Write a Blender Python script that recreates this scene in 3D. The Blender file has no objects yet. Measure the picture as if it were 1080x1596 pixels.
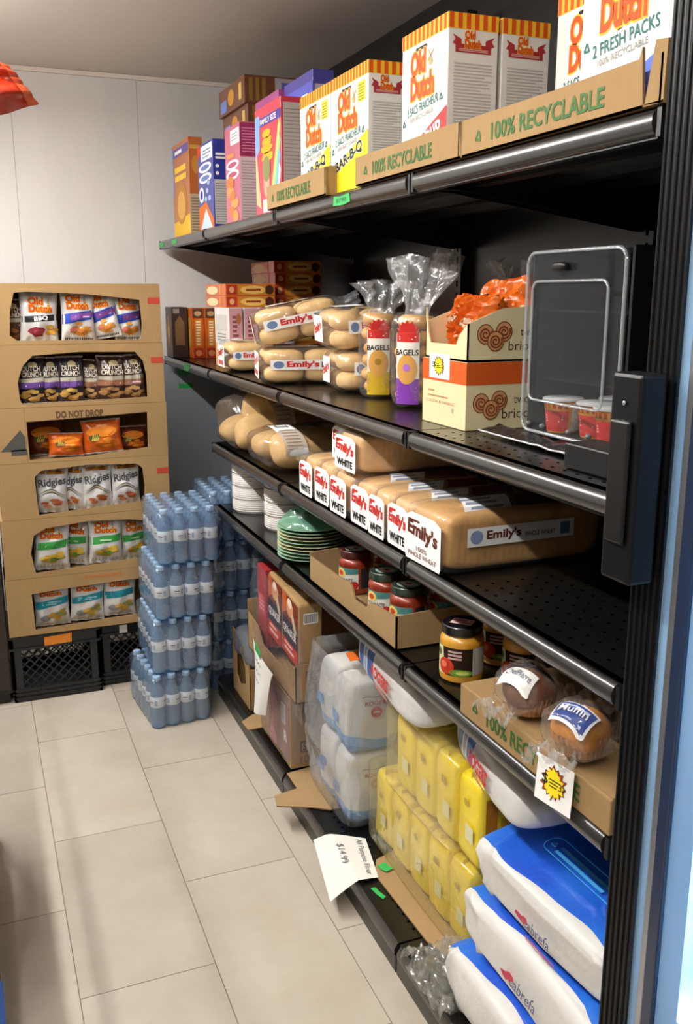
import bpy, bmesh, math, random
from mathutils import Vector, Matrix, noise, geometry

SC = bpy.context.scene
COL = SC.collection
PI = math.pi

# ------------------------------------------------------------------ camera
F_PX, PITCH, YAW = 1441.2, 0.23151, 0.38201
cam_d = bpy.data.cameras.new('camera')
cam = bpy.data.objects.new('camera', cam_d)
COL.objects.link(cam)
cam.location = (0, 0, 1.5)
cam.rotation_euler = (PI / 2 - PITCH, 0.0, -YAW)
cam_d.sensor_fit = 'HORIZONTAL'
cam_d.sensor_width = 36
cam_d.lens = F_PX / 1080 * 36
cam_d.clip_start = 0.02
SC.camera = cam

# ------------------------------------------------------------------ world, exposure
SC.view_settings.view_transform = 'Standard'
SC.view_settings.look = 'None'
SC.view_settings.gamma = 1.0
SC.view_settings.use_curve_mapping = False
SC.view_settings.exposure = 0.12
SC.cycles.transparent_max_bounces = 24
SC.cycles.max_bounces = 8
SC.cycles.sample_clamp_indirect = 6
w = bpy.data.worlds.new('world'); SC.world = w
w.use_nodes = True
w.node_tree.nodes['Background'].inputs[0].default_value = (0.9, 0.95, 1, 1)
w.node_tree.nodes['Background'].inputs[1].default_value = 0.15
LAMP_W = (9.5, 16.5, 33.0)   # ceiling tubes: behind, mid aisle, far wall
LAMP_X = -0.30
CEIL = 2.37
XR, XL, YB, YF = 1.42, -2.3, 4.12, -2.6

# ------------------------------------------------------------------ materials
def lin(h):
    h = h.lstrip('#'); r = []
    for i in (0, 2, 4):
        c = int(h[i:i+2], 16) / 255
        r.append(c / 12.92 if c <= 0.04045 else ((c + 0.055) / 1.055) ** 2.4)
    return (r[0], r[1], r[2], 1)

MC = {}
def M(name, hexc, rough=0.5, metal=0.0, var=0.0, vscale=12.0, bump=0.0, bscale=60.0, coat=0.0, spec=0.5, stretch=(1, 1, 1), sss=0.0, slices=0.0):
    if name in MC: return MC[name]
    m = bpy.data.materials.new(name); m.use_nodes = True
    nt = m.node_tree; b = nt.nodes['Principled BSDF']
    c = lin(hexc)
    b.inputs['Base Color'].default_value = c
    b.inputs['Roughness'].default_value = rough
    b.inputs['Metallic'].default_value = metal
    b.inputs['Specular IOR Level'].default_value = spec
    if coat: b.inputs['Coat Weight'].default_value = coat; b.inputs['Coat Roughness'].default_value = 0.12
    if sss:
        b.inputs['Subsurface Weight'].default_value = sss
        b.inputs['Subsurface Radius'].default_value = (0.02, 0.01, 0.006)
    if var or bump or slices:
        tc = nt.nodes.new('ShaderNodeTexCoord'); mp = nt.nodes.new('ShaderNodeMapping')
        mp.inputs['Scale'].default_value = stretch
        nt.links.new(tc.outputs['Object'], mp.inputs[0])
    if var:
        n = nt.nodes.new('ShaderNodeTexNoise'); n.inputs['Scale'].default_value = vscale; n.inputs['Detail'].default_value = 5
        nt.links.new(mp.outputs[0], n.inputs['Vector'])
        r = nt.nodes.new('ShaderNodeValToRGB')
        r.color_ramp.elements[0].position = 0.3; r.color_ramp.elements[1].position = 0.7
        r.color_ramp.elements[0].color = tuple(x * (1 - var) for x in c[:3]) + (1,)
        r.color_ramp.elements[1].color = tuple(min(1, x * (1 + var)) for x in c[:3]) + (1,)
        nt.links.new(n.outputs['Fac'], r.inputs[0]); nt.links.new(r.outputs[0], b.inputs['Base Color'])
    if bump:
        n2 = nt.nodes.new('ShaderNodeTexNoise'); n2.inputs['Scale'].default_value = bscale; n2.inputs['Detail'].default_value = 4
        nt.links.new(mp.outputs[0], n2.inputs['Vector'])
        bp = nt.nodes.new('ShaderNodeBump'); bp.inputs['Strength'].default_value = bump; bp.inputs['Distance'].default_value = 0.01
        nt.links.new(n2.outputs['Fac'], bp.inputs['Height']); nt.links.new(bp.outputs[0], b.inputs['Normal'])
    if slices:                                   # faint cut lines across a loaf
        wv = nt.nodes.new('ShaderNodeTexWave'); wv.inputs['Scale'].default_value = slices; wv.inputs['Distortion'].default_value = 1.2; wv.inputs['Detail'].default_value = 2
        nt.links.new(mp.outputs[0], wv.inputs['Vector'])
        b2 = nt.nodes.new('ShaderNodeBump'); b2.inputs['Strength'].default_value = 0.09; b2.inputs['Distance'].default_value = 0.004
        nt.links.new(wv.outputs['Fac'], b2.inputs['Height'])
        if b.inputs['Normal'].links: nt.links.new(b.inputs['Normal'].links[0].from_socket, b2.inputs['Normal'])
        nt.links.new(b2.outputs[0], b.inputs['Normal'])
    MC[name] = m
    return m

def film(name, tint='ffffff', body='f0f2f4', haze=0.08, gloss=0.05, rough=0.12, bump=0.5, bscale=18.0, edge=0.6):
    """thin clear plastic: mostly see-through, a little milky, glossy by fresnel"""
    if name in MC: return MC[name]
    m = bpy.data.materials.new(name); m.use_nodes = True
    nt = m.node_tree; N = nt.nodes; L = nt.links
    N.clear()
    out = N.new('ShaderNodeOutputMaterial')
    tr = N.new('ShaderNodeBsdfTransparent'); tr.inputs[0].default_value = lin(tint)
    df = N.new('ShaderNodeBsdfDiffuse'); df.inputs[0].default_value = lin(body)
    gl = N.new('ShaderNodeBsdfGlossy'); gl.inputs['Roughness'].default_value = rough
    m1 = N.new('ShaderNodeMixShader'); m1.inputs[0].default_value = haze
    L.new(tr.outputs[0], m1.inputs[1]); L.new(df.outputs[0], m1.inputs[2])
    fr = N.new('ShaderNodeLayerWeight'); fr.inputs[0].default_value = 0.5
    pw = N.new('ShaderNodeMath'); pw.operation = 'POWER'; pw.inputs[1].default_value = 5.0
    L.new(fr.outputs['Facing'], pw.inputs[0])
    ad = N.new('ShaderNodeMath'); ad.operation = 'MULTIPLY_ADD'; ad.use_clamp = True
    ad.inputs[1].default_value = edge; ad.inputs[2].default_value = gloss
    L.new(pw.outputs[0], ad.inputs[0])
    m2 = N.new('ShaderNodeMixShader'); L.new(ad.outputs[0], m2.inputs[0])
    L.new(m1.outputs[0], m2.inputs[1]); L.new(gl.outputs[0], m2.inputs[2])
    L.new(m2.outputs[0], out.inputs[0])
    if bump:
        tc = N.new('ShaderNodeTexCoord')
        n = N.new('ShaderNodeTexNoise'); n.inputs['Scale'].default_value = bscale; n.inputs['Detail'].default_value = 3
        n.inputs['Distortion'].default_value = 1.2
        L.new(tc.outputs['Object'], n.inputs['Vector'])
        bp = N.new('ShaderNodeBump'); bp.inputs['Strength'].default_value = bump; bp.inputs['Distance'].default_value = 0.006
        L.new(n.outputs['Fac'], bp.inputs['Height'])
        L.new(bp.outputs[0], gl.inputs['Normal']); L.new(bp.outputs[0], df.inputs['Normal'])
    MC[name] = m
    return m

def emit(name, hexc, s):
    m = bpy.data.materials.new(name); m.use_nodes = True
    nt = m.node_tree; nt.nodes.clear()
    o = nt.nodes.new('ShaderNodeOutputMaterial'); e = nt.nodes.new('ShaderNodeEmission')
    e.inputs[0].default_value = lin(hexc); e.inputs[1].default_value = s
    nt.links.new(e.outputs[0], o.inputs[0])
    return m

def ink(h, rough=0.55):
    return M('ink_%s_%d' % (h, rough*100), h, rough, spec=0.18 if rough > 0.4 else 0.5)

# ------------------------------------------------------------------ text outlines, cached
_TX = {}
def text_geo(s, bold):
    k = (s, bold)
    if k in _TX: return _TX[k]
    c = bpy.data.curves.new('t', 'FONT'); c.body = s; c.offset = bold; c.resolution_u = 3
    o = bpy.data.objects.new('t', c)
    me = bpy.data.meshes.new_from_object(o)
    me.calc_loop_triangles()
    V = [(v.co.x, v.co.y) for v in me.vertices]
    T = []
    for t in me.loop_triangles:
        a, b, d = t.vertices
        cr = (V[b][0]-V[a][0])*(V[d][1]-V[a][1]) - (V[b][1]-V[a][1])*(V[d][0]-V[a][0])
        T.append((a, b, d) if cr > 0 else (a, d, b))
    bpy.data.objects.remove(o); bpy.data.curves.remove(c); bpy.data.meshes.remove(me)
    xs = [v[0] for v in V]; ys = [v[1] for v in V]
    x0, x1, y0, y1 = min(xs), max(xs), min(ys), max(ys)
    _TX[k] = (V, T, (x0, x1, y0, y1))
    return _TX[k]

def flat(O, U, V):
    O, U, V = Vector(O), Vector(U).normalized(), Vector(V).normalized()
    N = U.cross(V)
    return lambda u, v, off=0.0: O + U * u + V * v + N * off

# ------------------------------------------------------------------ mesh builder
class MB:
    def __init__(s): s.v = []; s.f = []; s.fm = []; s.mats = []; s.parts = []
    def mi(s, mat):
        if mat not in s.mats: s.mats.append(mat)
        return s.mats.index(mat)
    def add(s, vs, fs, mat, X=None):
        b = len(s.v); i = s.mi(mat); s.parts.append((b, len(vs), len(s.f), len(fs)))
        s.v += [tuple(X @ Vector(p)) if X else tuple(p) for p in vs]
        for f in fs: s.f.append(tuple(b + k for k in f)); s.fm.append(i)
    def box(s, a, b, mat, X=None):
        (x0, y0, z0), (x1, y1, z1) = a, b
        vs = [(x0,y0,z0),(x1,y0,z0),(x1,y1,z0),(x0,y1,z0),(x0,y0,z1),(x1,y0,z1),(x1,y1,z1),(x0,y1,z1)]
        s.add(vs, [(0,3,2,1),(4,5,6,7),(0,1,5,4),(1,2,6,5),(2,3,7,6),(3,0,4,7)], mat, X)
    def grid(s, fn, nu, nv, mat, cu=False, cv=False, X=None):
        vs = [fn(i / nu, j / nv) for j in range(nv + (0 if cv else 1)) for i in range(nu + (0 if cu else 1))]
        W = nu + (0 if cu else 1); H = nv + (0 if cv else 1)
        fs = [(j*W+i, j*W+(i+1) % W, ((j+1) % H)*W+(i+1) % W, ((j+1) % H)*W+i) for j in range(nv) for i in range(nu)]
        s.add(vs, fs, mat, X)
    def lathe(s, prof, n, mat, X=None, a0=0.0):
        vs = []; fs = []
        for r, z in prof:
            for k in range(n):
                a = a0 + 2*PI*k/n; vs.append((r*math.cos(a), r*math.sin(a), z))
        for j in range(len(prof)-1):
            for k in range(n):
                fs.append((j*n+k, j*n+(k+1) % n, (j+1)*n+(k+1) % n, (j+1)*n+k))
        s.add(vs, fs, mat, X)
    def tube(s, pts, r, n, mat, closed=False, X=None):
        P = [Vector(p) for p in pts]; vs = []; fs = []
        for i, p in enumerate(P):
            if closed: t = P[(i+1) % len(P)] - P[i-1]
            else: t = P[min(i+1, len(P)-1)] - P[max(i-1, 0)]
            t.normalize()
            up = Vector((0, 0, 1)) if abs(t.z) < 0.9 else Vector((1, 0, 0))
            a = t.cross(up).normalized(); b = a.cross(t)
            for k in range(n):
                g = 2*PI*k/n; vs.append(p + a*(r*math.cos(g)) - b*(r*math.sin(g)))
        m = len(P)
        for i in range(m if closed else m-1):
            j = (i+1) % m
            for k in range(n): fs.append((i*n+k, i*n+(k+1) % n, j*n+(k+1) % n, j*n+k))
        if not closed:
            fs.append(tuple(range(n-1, -1, -1))); fs.append(tuple((m-1)*n+k for k in range(n)))
        s.add(vs, fs, mat, X)
    def plate(s, outer, holes, t, mp, mat, matin=None):
        """flat sheet (outline in u,v) with holes and thickness t; mp gives position"""
        loops = [outer] + holes
        tri = geometry.tessellate_polygon([[Vector((p[0], p[1], 0)) for p in l] for l in loops])
        fl = [p for l in loops for p in l]
        T = []
        for a, b, c in tri:
            A, B, C = fl[a], fl[b], fl[c]
            cr = (B[0]-A[0])*(C[1]-A[1]) - (B[1]-A[1])*(C[0]-A[0])
            if abs(cr) < 1e-12: continue
            T.append((a, b, c) if cr > 0 else (a, c, b))
        n = len(fl)
        if t <= 0:
            s.add([mp(p[0], p[1], 0) for p in fl], T, mat); return
        vs = [mp(p[0], p[1], 0) for p in fl] + [mp(p[0], p[1], -t) for p in fl]
        s.add(vs, T, mat)
        s.add(vs, [(c+n, b+n, a+n) for a, b, c in T], matin or mat)
        sd = []; o = 0
        for l in loops:
            m = len(l)
            for i in range(m):
                a, b = o+i, o+(i+1) % m
                sd.append((a, a+n, b+n, b))
            o += m
        s.add(vs, sd, matin or mat)
    def poly(s, pts, mp, mat, off=0.0006):
        s.plate(pts, [], 0, lambda u, v, o: mp(u, v, off), mat)
    def rect(s, mp, u0, v0, u1, v1, mat, off=0.0006, n=1, m=1):
        s.patch(mp, [(u0, v0), (u1, v0), (u1, v1), (u0, v1)], n, m, mat, off)
    def patch(s, mp, c, n, m, mat, off=0.0006):
        def fn(a, b):
            u = (c[0][0]*(1-a)+c[1][0]*a)*(1-b) + (c[3][0]*(1-a)+c[2][0]*a)*b
            v = (c[0][1]*(1-a)+c[1][1]*a)*(1-b) + (c[3][1]*(1-a)+c[2][1]*a)*b
            return mp(u, v, off)
        s.grid(fn, n, m, mat)
    def disc(s, mp, cu, cv, ru, rv, mat, off=0.0008, n=18, rings=1, jag=0.0, seed=0):
        rd = random.Random(seed); js = [1 + jag*(rd.random()-0.5)*2 for _ in range(n)]
        vs = [mp(cu, cv, off)]; fs = []
        for q in range(1, rings+1):
            for k in range(n):
                a = 2*PI*k/n; r = q/rings*js[k]
                vs.append(mp(cu+ru*r*math.cos(a), cv+rv*r*math.sin(a), off))
        for k in range(n): fs.append((0, 1+k, 1+(k+1) % n))
        for q in range(1, rings):
            for k in range(n):
                a = 1+(q-1)*n+k; b = 1+(q-1)*n+(k+1) % n
                fs.append((a, a+n, b+n, b))
        s.add(vs, fs, mat)
    def text(s, t, mp, u0, v0, w, h, mat, bold=0.0, off=0.001, skew=0.0, box=None, rot=0.0):
        """text fitted to the rectangle u0..u0+w, v0..v0+h (box: bounds of the unbold string so an outline lines up)"""
        V, T, bb = text_geo(t, bold)
        if box is not None: bb = text_geo(t, box)[2]
        x0, x1, y0, y1 = bb
        sx, sy = w/max(1e-6, x1-x0), h/max(1e-6, y1-y0)
        cr, sr = math.cos(rot), math.sin(rot); cu, cv = u0+w/2, v0+h/2
        vs = []
        for x, y in V:
            u = (x-x0)*sx - w/2; v = (y-y0)*sy - h/2; u += skew*v
            vs.append(mp(cu + u*cr - v*sr, cv + u*sr + v*cr, off))
        s.add(vs, T, mat)
    def sell(s, c, r, e1, e2, nu, nv, mat, amp=0.0, fr=8.0, seed=0.0, X=None, post=None):
        """superellipsoid: e1 vertical, e2 horizontal squareness (small = boxy)"""
        def sg(x, e): return math.copysign(abs(x) ** e, x)
        def P(i, j):
            th = 2*PI*i/nu; ph = PI*(j/nv - 0.5)
            ce = sg(math.cos(ph), e1)
            p = Vector((r[0]*ce*sg(math.cos(th), e2), r[1]*ce*sg(math.sin(th), e2), r[2]*sg(math.sin(ph), e1)))
            if amp:
                k = noise.noise(p*fr + Vector((seed, seed*1.7, 3.1)))
                p += p.normalized()*k*amp
            if post: p = Vector(post(p))
            return p + Vector(c)
        vs = []; fs = []
        for j in range(1, nv):
            for i in range(nu): vs.append(P(i, j))
        for j in range(nv-2):
            for i in range(nu): fs.append((j*nu+i, j*nu+(i+1) % nu, (j+1)*nu+(i+1) % nu, (j+1)*nu+i))
        b = len(vs); vs.append(P(0, 0)); vs.append(P(0, nv))
        for i in range(nu):
            fs.append((b, (i+1) % nu, i)); fs.append((b+1, (nv-2)*nu+i, (nv-2)*nu+(i+1) % nu))
        s.add(vs, fs, mat, X)
    def mesh(s, name, smooth=False):
        me = bpy.data.meshes.new(name)
        me.from_pydata(s.v, [], s.f)
        for m in s.mats: me.materials.append(m)
        me.polygons.foreach_set('material_index', s.fm)
        me.polygons.foreach_set('use_smooth', [bool(smooth)]*len(s.f))
        if smooth and smooth is not True:
            me.set_sharp_from_angle(angle=math.radians(smooth))
        me.update()
        return me
    def pieces(s):
        """far-apart groups of the shapes added to this mesh, each as a builder of its own"""
        P = []                                    # connected shapes within each added shape
        for b, k, f0, m in s.parts:
            r_ = list(range(k))
            def fr_(i):
                while r_[i] != i: r_[i] = r_[r_[i]]; i = r_[i]
                return i
            for f in range(f0, f0+m):
                q = s.f[f]
                for t in q[1:]: r_[fr_(t-b)] = fr_(q[0]-b)
            gr = {}
            for f in range(f0, f0+m): gr.setdefault(fr_(s.f[f][0]-b), []).append(f)
            P += list(gr.values())
        n = len(P); bb = []
        for fs in P:
            q = [s.v[t] for f in fs for t in s.f[f]]; bb.append([(min(p[i] for p in q), max(p[i] for p in q)) for i in range(3)])
        if n > 500: return [s]
        root = list(range(n))
        def fd(i):
            while root[i] != i: i = root[i]
            return i
        size = [max(h-l for l, h in x) for x in bb]
        for i in range(n):
            for j in range(i):
                if fd(i) == fd(j): continue
                g = math.sqrt(sum(max(0, bb[i][k][0]-bb[j][k][1], bb[j][k][0]-bb[i][k][1])**2 for k in range(3)))
                if g <= max(0.018, 0.48*max(size[i], size[j])): root[fd(i)] = fd(j)
        out = {}
        for i, fs in enumerate(P):
            q = out.setdefault(fd(i), MB())
            ids = sorted({t for f in fs for t in s.f[f]}); at = {t: j for j, t in enumerate(ids)}
            by = {}
            for f in fs: by.setdefault(s.fm[f], []).append(tuple(at[t] for t in s.f[f]))
            for mi, ff in by.items(): q.add([s.v[t] for t in ids], ff, s.mats[mi])
        return [q for q in out.values() if q.f]
    def build(s, name, parent=None, smooth=False, bevel=0.0, **props):
        if name in ('print', 'paper_label', 'handwriting') and not smooth and len(s.parts) > 1:
            pc = s.pieces()
            if len(pc) > 1:
                os_ = []
                for q in pc:
                    q.parts = q.parts[:1]; os_.append(q.build(name, parent, smooth, bevel, **props))
                return os_[0]
        o = bpy.data.objects.new(name, s.mesh(name, smooth)); COL.objects.link(o)
        if parent: o.parent = parent
        if bevel:
            b = o.modifiers.new('bevel', 'BEVEL'); b.width = bevel; b.segments = 2; b.limit_method = 'ANGLE'
        for k, v in props.items(): o[k] = v
        return o

def thing(name, label, cat, loc=(0, 0, 0), rz=0.0, group=None, rot=None):
    o = bpy.data.objects.new(name, None); COL.objects.link(o)
    o.empty_display_size = 0.05
    o.location = loc; o.rotation_euler = rot if rot else (0, 0, rz)
    o['label'] = label; o['category'] = cat
    if group: o['group'] = group
    return o

def tag(o, label, cat, group=None, kind=None):
    o['label'] = label; o['category'] = cat
    if group: o['group'] = group
    if kind: o['kind'] = kind
    return o

def dup(o, parent=None):
    c = o.copy(); COL.objects.link(c)
    if parent: c.parent = parent
    for ch in list(o.children): dup(ch, c)
    return c

def T4(x=0, y=0, z=0, rx=0, ry=0, rz=0):
    return Matrix.Translation((x, y, z)) @ Matrix.Rotation(rz, 4, 'Z') @ Matrix.Rotation(ry, 4, 'Y') @ Matrix.Rotation(rx, 4, 'X')

def settle(o, z, gap=0.0006):
    """lower or raise a thing so that its lowest point rests on the surface at height z"""
    bpy.context.view_layer.update()
    lo = 1e9
    for c in [o]+list(o.children_recursive):
        if c.type == 'MESH':
            mw = c.matrix_world
            lo = min(lo, min((mw @ v.co).z for v in c.data.vertices))
    o.location.z += z+gap-lo
    return o
# ================================================================== ROOM
wall_m = M('wall_white_board', 'dbd9d6', 0.55, var=0.025, vscale=3.0, bump=0.12, bscale=10.0, stretch=(3, 1, 1.2))
ceil_m = M('ceiling_paint', 'e4dad0', 0.7, var=0.03, vscale=2.0, bump=0.05, bscale=40)
side_m = M('brown_wall_paint', '8a847c', 0.6, var=0.05, vscale=3)
dark_m = M('dark_wall_paint', '16140f', 0.5)
grout_m = M('floor_grout', '7d7467', 0.8)
seam_m = M('panel_seam', '4a443e', 0.8)

def tile_mat():
    m = bpy.data.materials.new('porcelain_tile'); m.use_nodes = True
    nt = m.node_tree; N = nt.nodes; L = nt.links; b = N['Principled BSDF']
    tc = N.new('ShaderNodeTexCoord'); oi = N.new('ShaderNodeObjectInfo')
    add = N.new('ShaderNodeVectorMath'); add.operation = 'ADD'
    sc = N.new('ShaderNodeVectorMath'); sc.operation = 'SCALE'; sc.inputs['Scale'].default_value = 37.0
    cmb = N.new('ShaderNodeCombineXYZ')
    for i in range(3): L.new(oi.outputs['Random'], cmb.inputs[i])
    L.new(cmb.outputs[0], sc.inputs[0]); L.new(tc.outputs['Object'], add.inputs[0]); L.new(sc.outputs[0], add.inputs[1])
    n1 = N.new('ShaderNodeTexNoise'); n1.inputs['Scale'].default_value = 5; n1.inputs['Detail'].default_value = 8; n1.inputs['Roughness'].default_value = 0.62
    L.new(add.outputs[0], n1.inputs['Vector'])
    r = N.new('ShaderNodeValToRGB'); r.color_ramp.elements[0].position = 0.3; r.color_ramp.elements[1].position = 0.72
    r.color_ramp.elements[0].color = lin('b6ab9a'); r.color_ramp.elements[1].color = lin('c6bdae')
    L.new(n1.outputs['Fac'], r.inputs[0])
    hs = N.new('ShaderNodeHueSaturation'); mr = N.new('ShaderNodeMapRange')
    mr.inputs['To Min'].default_value = 0.95; mr.inputs['To Max'].default_value = 1.04
    L.new(oi.outputs['Random'], mr.inputs['Value']); L.new(mr.outputs[0], hs.inputs['Value']); L.new(r.outputs[0], hs.inputs['Color'])
    L.new(hs.outputs[0], b.inputs['Base Color'])
    n2 = N.new('ShaderNodeTexNoise'); n2.inputs['Scale'].default_value = 9; n2.inputs['Detail'].default_value = 4
    L.new(add.outputs[0], n2.inputs['Vector'])
    m2 = N.new('ShaderNodeMapRange'); m2.inputs['To Min'].default_value = 0.30; m2.inputs['To Max'].default_value = 0.42
    L.new(n2.outputs['Fac'], m2.inputs['Value']); L.new(m2.outputs[0], b.inputs['Roughness'])
    return m
tile_m = tile_mat()

def structure(mb, name, **k):
    o = mb.build(name, **k); o['kind'] = 'structure'; return o

fl = MB(); fl.box((XL, YF, -0.08), (XR, YB, -0.004), grout_m)
floor = structure(fl, 'floor')
TW, TL, GAP = 0.302, 0.64, 0.0022
tm = MB(); tm.box((GAP/2, GAP/2, -0.012), (TW-GAP/2, TL-GAP/2, 0.0), tile_m)
tmesh = tm.mesh('tile')
for i in range(-7, 5):
    x = 0.102 + i*TW
    for j in range(-4, 8):
        y = 1.815 + (0.0 if i % 2 == 0 else 0.325) + (j-2)*TL
        if y > YB-0.05 or y < YF or x + TW > XR+0.2 or x < XL: continue
        t = bpy.data.objects.new('tile', tmesh); COL.objects.link(t); t.parent = floor
        t.location = (x, y, 0)
        if y + TL > YB: t.scale = (1, (YB-y)/TL, 1)
        if x + TW > XR: t.scale = ((XR-x)/TW, t.scale[1], 1)

c = MB(); c.box((XL, YF, CEIL), (XR, YB, CEIL+0.06), ceil_m); structure(c, 'ceiling')
wb = MB(); wb.box((XL, YB+0.006, 0), (XR, YB+0.08, CEIL), seam_m); wall_back = structure(wb, 'wall_back')
# white boards of the back wall, a hairline between them
edges = [XL, -1.29, -0.79, -0.283, 0.2305, 0.725, 1.22, XR]
for a, b in zip(edges[:-1], edges[1:]):
    p = MB(); p.box((a+0.0007, YB, 0), (b-0.0007, YB+0.01, CEIL), wall_m); p.build('panel', wall_back)
wr = MB(); wr.box((XR, YF, 0), (XR+0.06, YB, CEIL), dark_m); structure(wr, 'wall_right')
wl = MB(); wl.box((XL-0.06, YF, 0), (XL, YB, CEIL), side_m); structure(wl, 'wall_left')
wf = MB(); wf.box((XL, YF-0.06, 0), (XR, YF, CEIL), wall_m); structure(wf, 'wall_front')
grey_m = M('grey_painted_panel', '979fa8', 0.45, var=0.05, vscale=3, bump=0.03, bscale=30)
tr = MB(); tr.box((0.60, YB-0.012, 0.0), (XR-0.002, YB-0.001, 1.222), grey_m)
structure(tr, 'trim_1')
cv = MB(); cv.box((XL, YB-0.012, CEIL-0.018), (XR-0.002, YB-0.001, CEIL-0.001), ceil_m); structure(cv, 'trim_2')

# ------------------------------------------------------------------ ceiling tubes above the aisle
house_m = M('lamp_housing', 'e8e8e6', 0.4)
tube_m = emit('lamp_tube_glow', 'fffaf4', 100.0)
for k, y0 in enumerate((-0.55, 0.85, 2.25)):
    t = thing('ceiling_light', ['white fluorescent strip on the ceiling behind the photographer', 'white fluorescent strip on the ceiling at the middle of the aisle',
              'white fluorescent strip on the ceiling by the far wall'][k], 'lamp', (LAMP_X, y0+0.6, CEIL), group='ceiling strip lights')
    b = MB(); b.box((-0.022, -0.6, -0.075), (0.022, 0.6, 0), house_m); b.build('housing', t, bevel=0.004)
    b = MB(); b.tube([(0, -0.57, -0.105), (0, 0.57, -0.105)], 0.013, 10, tube_m); b.build('lamp_tube', t, smooth=True)
    ld = bpy.data.lights.new('tube_light', 'AREA'); ld.shape = 'RECTANGLE'; ld.size = 0.05; ld.size_y = 1.15
    ld.energy = LAMP_W[k]; ld.color = (1.0, 0.985, 0.955)
    lo = bpy.data.objects.new('tube_light', ld); COL.objects.link(lo); lo.location = (LAMP_X, y0+0.6, CEIL-0.125)

# ================================================================== SHELVING
steel = M('black_shelf_steel', '121111', 0.32, var=0.12, vscale=9, spec=0.5)
steel_top = M('black_shelf_top', '100f0e', 0.26, var=0.1, vscale=14, spec=0.4)
lipm = M('black_price_channel', '2c2b2a', 0.27, metal=0.0, spec=0.9, bump=0.04, bscale=30, stretch=(1, 0.2, 1), coat=0.35)
black = M('black_plastic', '0b0b0d', 0.4)
hole_m = M('hole_black', '010101', 0.9, spec=0.0)
shelving = thing('shelving_unit', 'tall black steel shop shelving along the dark side wall', 'shelving', (1.08, 2.5, 0))
SX0, SX1 = 0.78, 1.36
JY = [0.945, 1.63, 2.45, 3.26, 4.075]
LEV = {'top': 1.718, 's2': 1.238, 's3': 0.978, 's4': 0.747}
OFF = Vector((-1.08, -2.5, 0))
def rel(p): return (p[0]-1.08, p[1]-2.5, p[2])
def lip_profile(z):
    # rounded price channel: section in x,z, front bulging to the aisle
    pts = []
    for k in range(9):
        a = PI*0.5 + PI*k/8
        pts.append((SX0+0.010+0.012*math.cos(a), z-0.017+0.0165*math.sin(a)))
    return pts
for key, z in LEV.items():
    for j in range(len(JY)-1):
        if j == 3 and key in ('s3', 's4'): continue
        ya, yb = JY[j]+0.003, JY[j+1]-0.003
        s = MB(); s.box(rel((SX0+0.022, ya, z-0.006)), rel((SX1, yb, z)), steel_top)
        s.box(rel((SX0+0.022, ya, z-0.03)), rel((SX0+0.026, yb, z)), steel)
        s.box(rel((SX0+0.03, ya, z-0.028)), rel((SX1, ya+0.003, z-0.004)), steel)
        s.box(rel((SX0+0.03, yb-0.003, z-0.028)), rel((SX1, yb, z-0.004)), steel)
        so = s.build('shelf', shelving)
        l = MB(); pr = lip_profile(z)
        n = len(pr); y0, y1 = ya+0.012, yb-0.012
        vs = [rel((p[0], y0, p[1])) for p in pr] + [rel((p[0], y1, p[1])) for p in pr]
        fs = [(k, k+1, n+k+1, n+k) for k in range(n-1)] + [tuple(range(n-1, -1, -1)), tuple(range(n, 2*n))]
        l.add(vs, fs, lipm)
        l.box(rel((SX0+0.009, y0, z-0.036)), rel((SX0+0.024, y1, z-0.0325)), steel)
        l.build('price_channel', so, smooth=40)
        e = MB()
        e.box(rel((SX0+0.002, ya, z-0.035)), rel((SX0+0.03, ya+0.008, z-0.0005)), black)
        e.build('channel_end', so); e = MB()
        e.box(rel((SX0+0.002, yb-0.008, z-0.035)), rel((SX0+0.03, yb, z-0.0005)), black)
        e.build('channel_end', so)
        # stiffening ribs under the board
        r = MB()
        for x in (0.90, 1.04, 1.18):
            r.box(rel((x, ya+0.01, z-0.022)), rel((x+0.03, yb-0.01, z-0.006)), steel)
        r.build('stiffening_rib', so)
        for y in (ya+0.02, yb-0.02):
            b = MB()
            b.plate([(0, 0), (0.54, 0), (0.54, -0.085), (0.50, -0.085), (0.06, -0.024), (0, -0.022)], [], 0.003,
                    flat(rel((SX0+0.04, y, z-0.006)), (1, 0, 0), (0, 0, 1)), steel)
            b.build('shelf_bracket', so)
# rows of round perforations in the two bare boards
for (z, xa, xb, ya, yb) in ((1.238, 0.825, 0.90, 0.97, 1.60), (0.978, 0.83, 1.32, 0.97, 1.45)):
    h = MB(); mp = flat(rel((0, 0, z)), (1, 0, 0), (0, 1, 0))
    x = xa
    while x < xb:
        y = ya
        while y < yb:
            h.disc(mp, x, y, 0.0032, 0.0032, hole_m, off=0.0004, n=8); y += 0.032
        x += 0.032
    o = h.build('perforation', shelving); o['kind'] = 'stuff'
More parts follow.
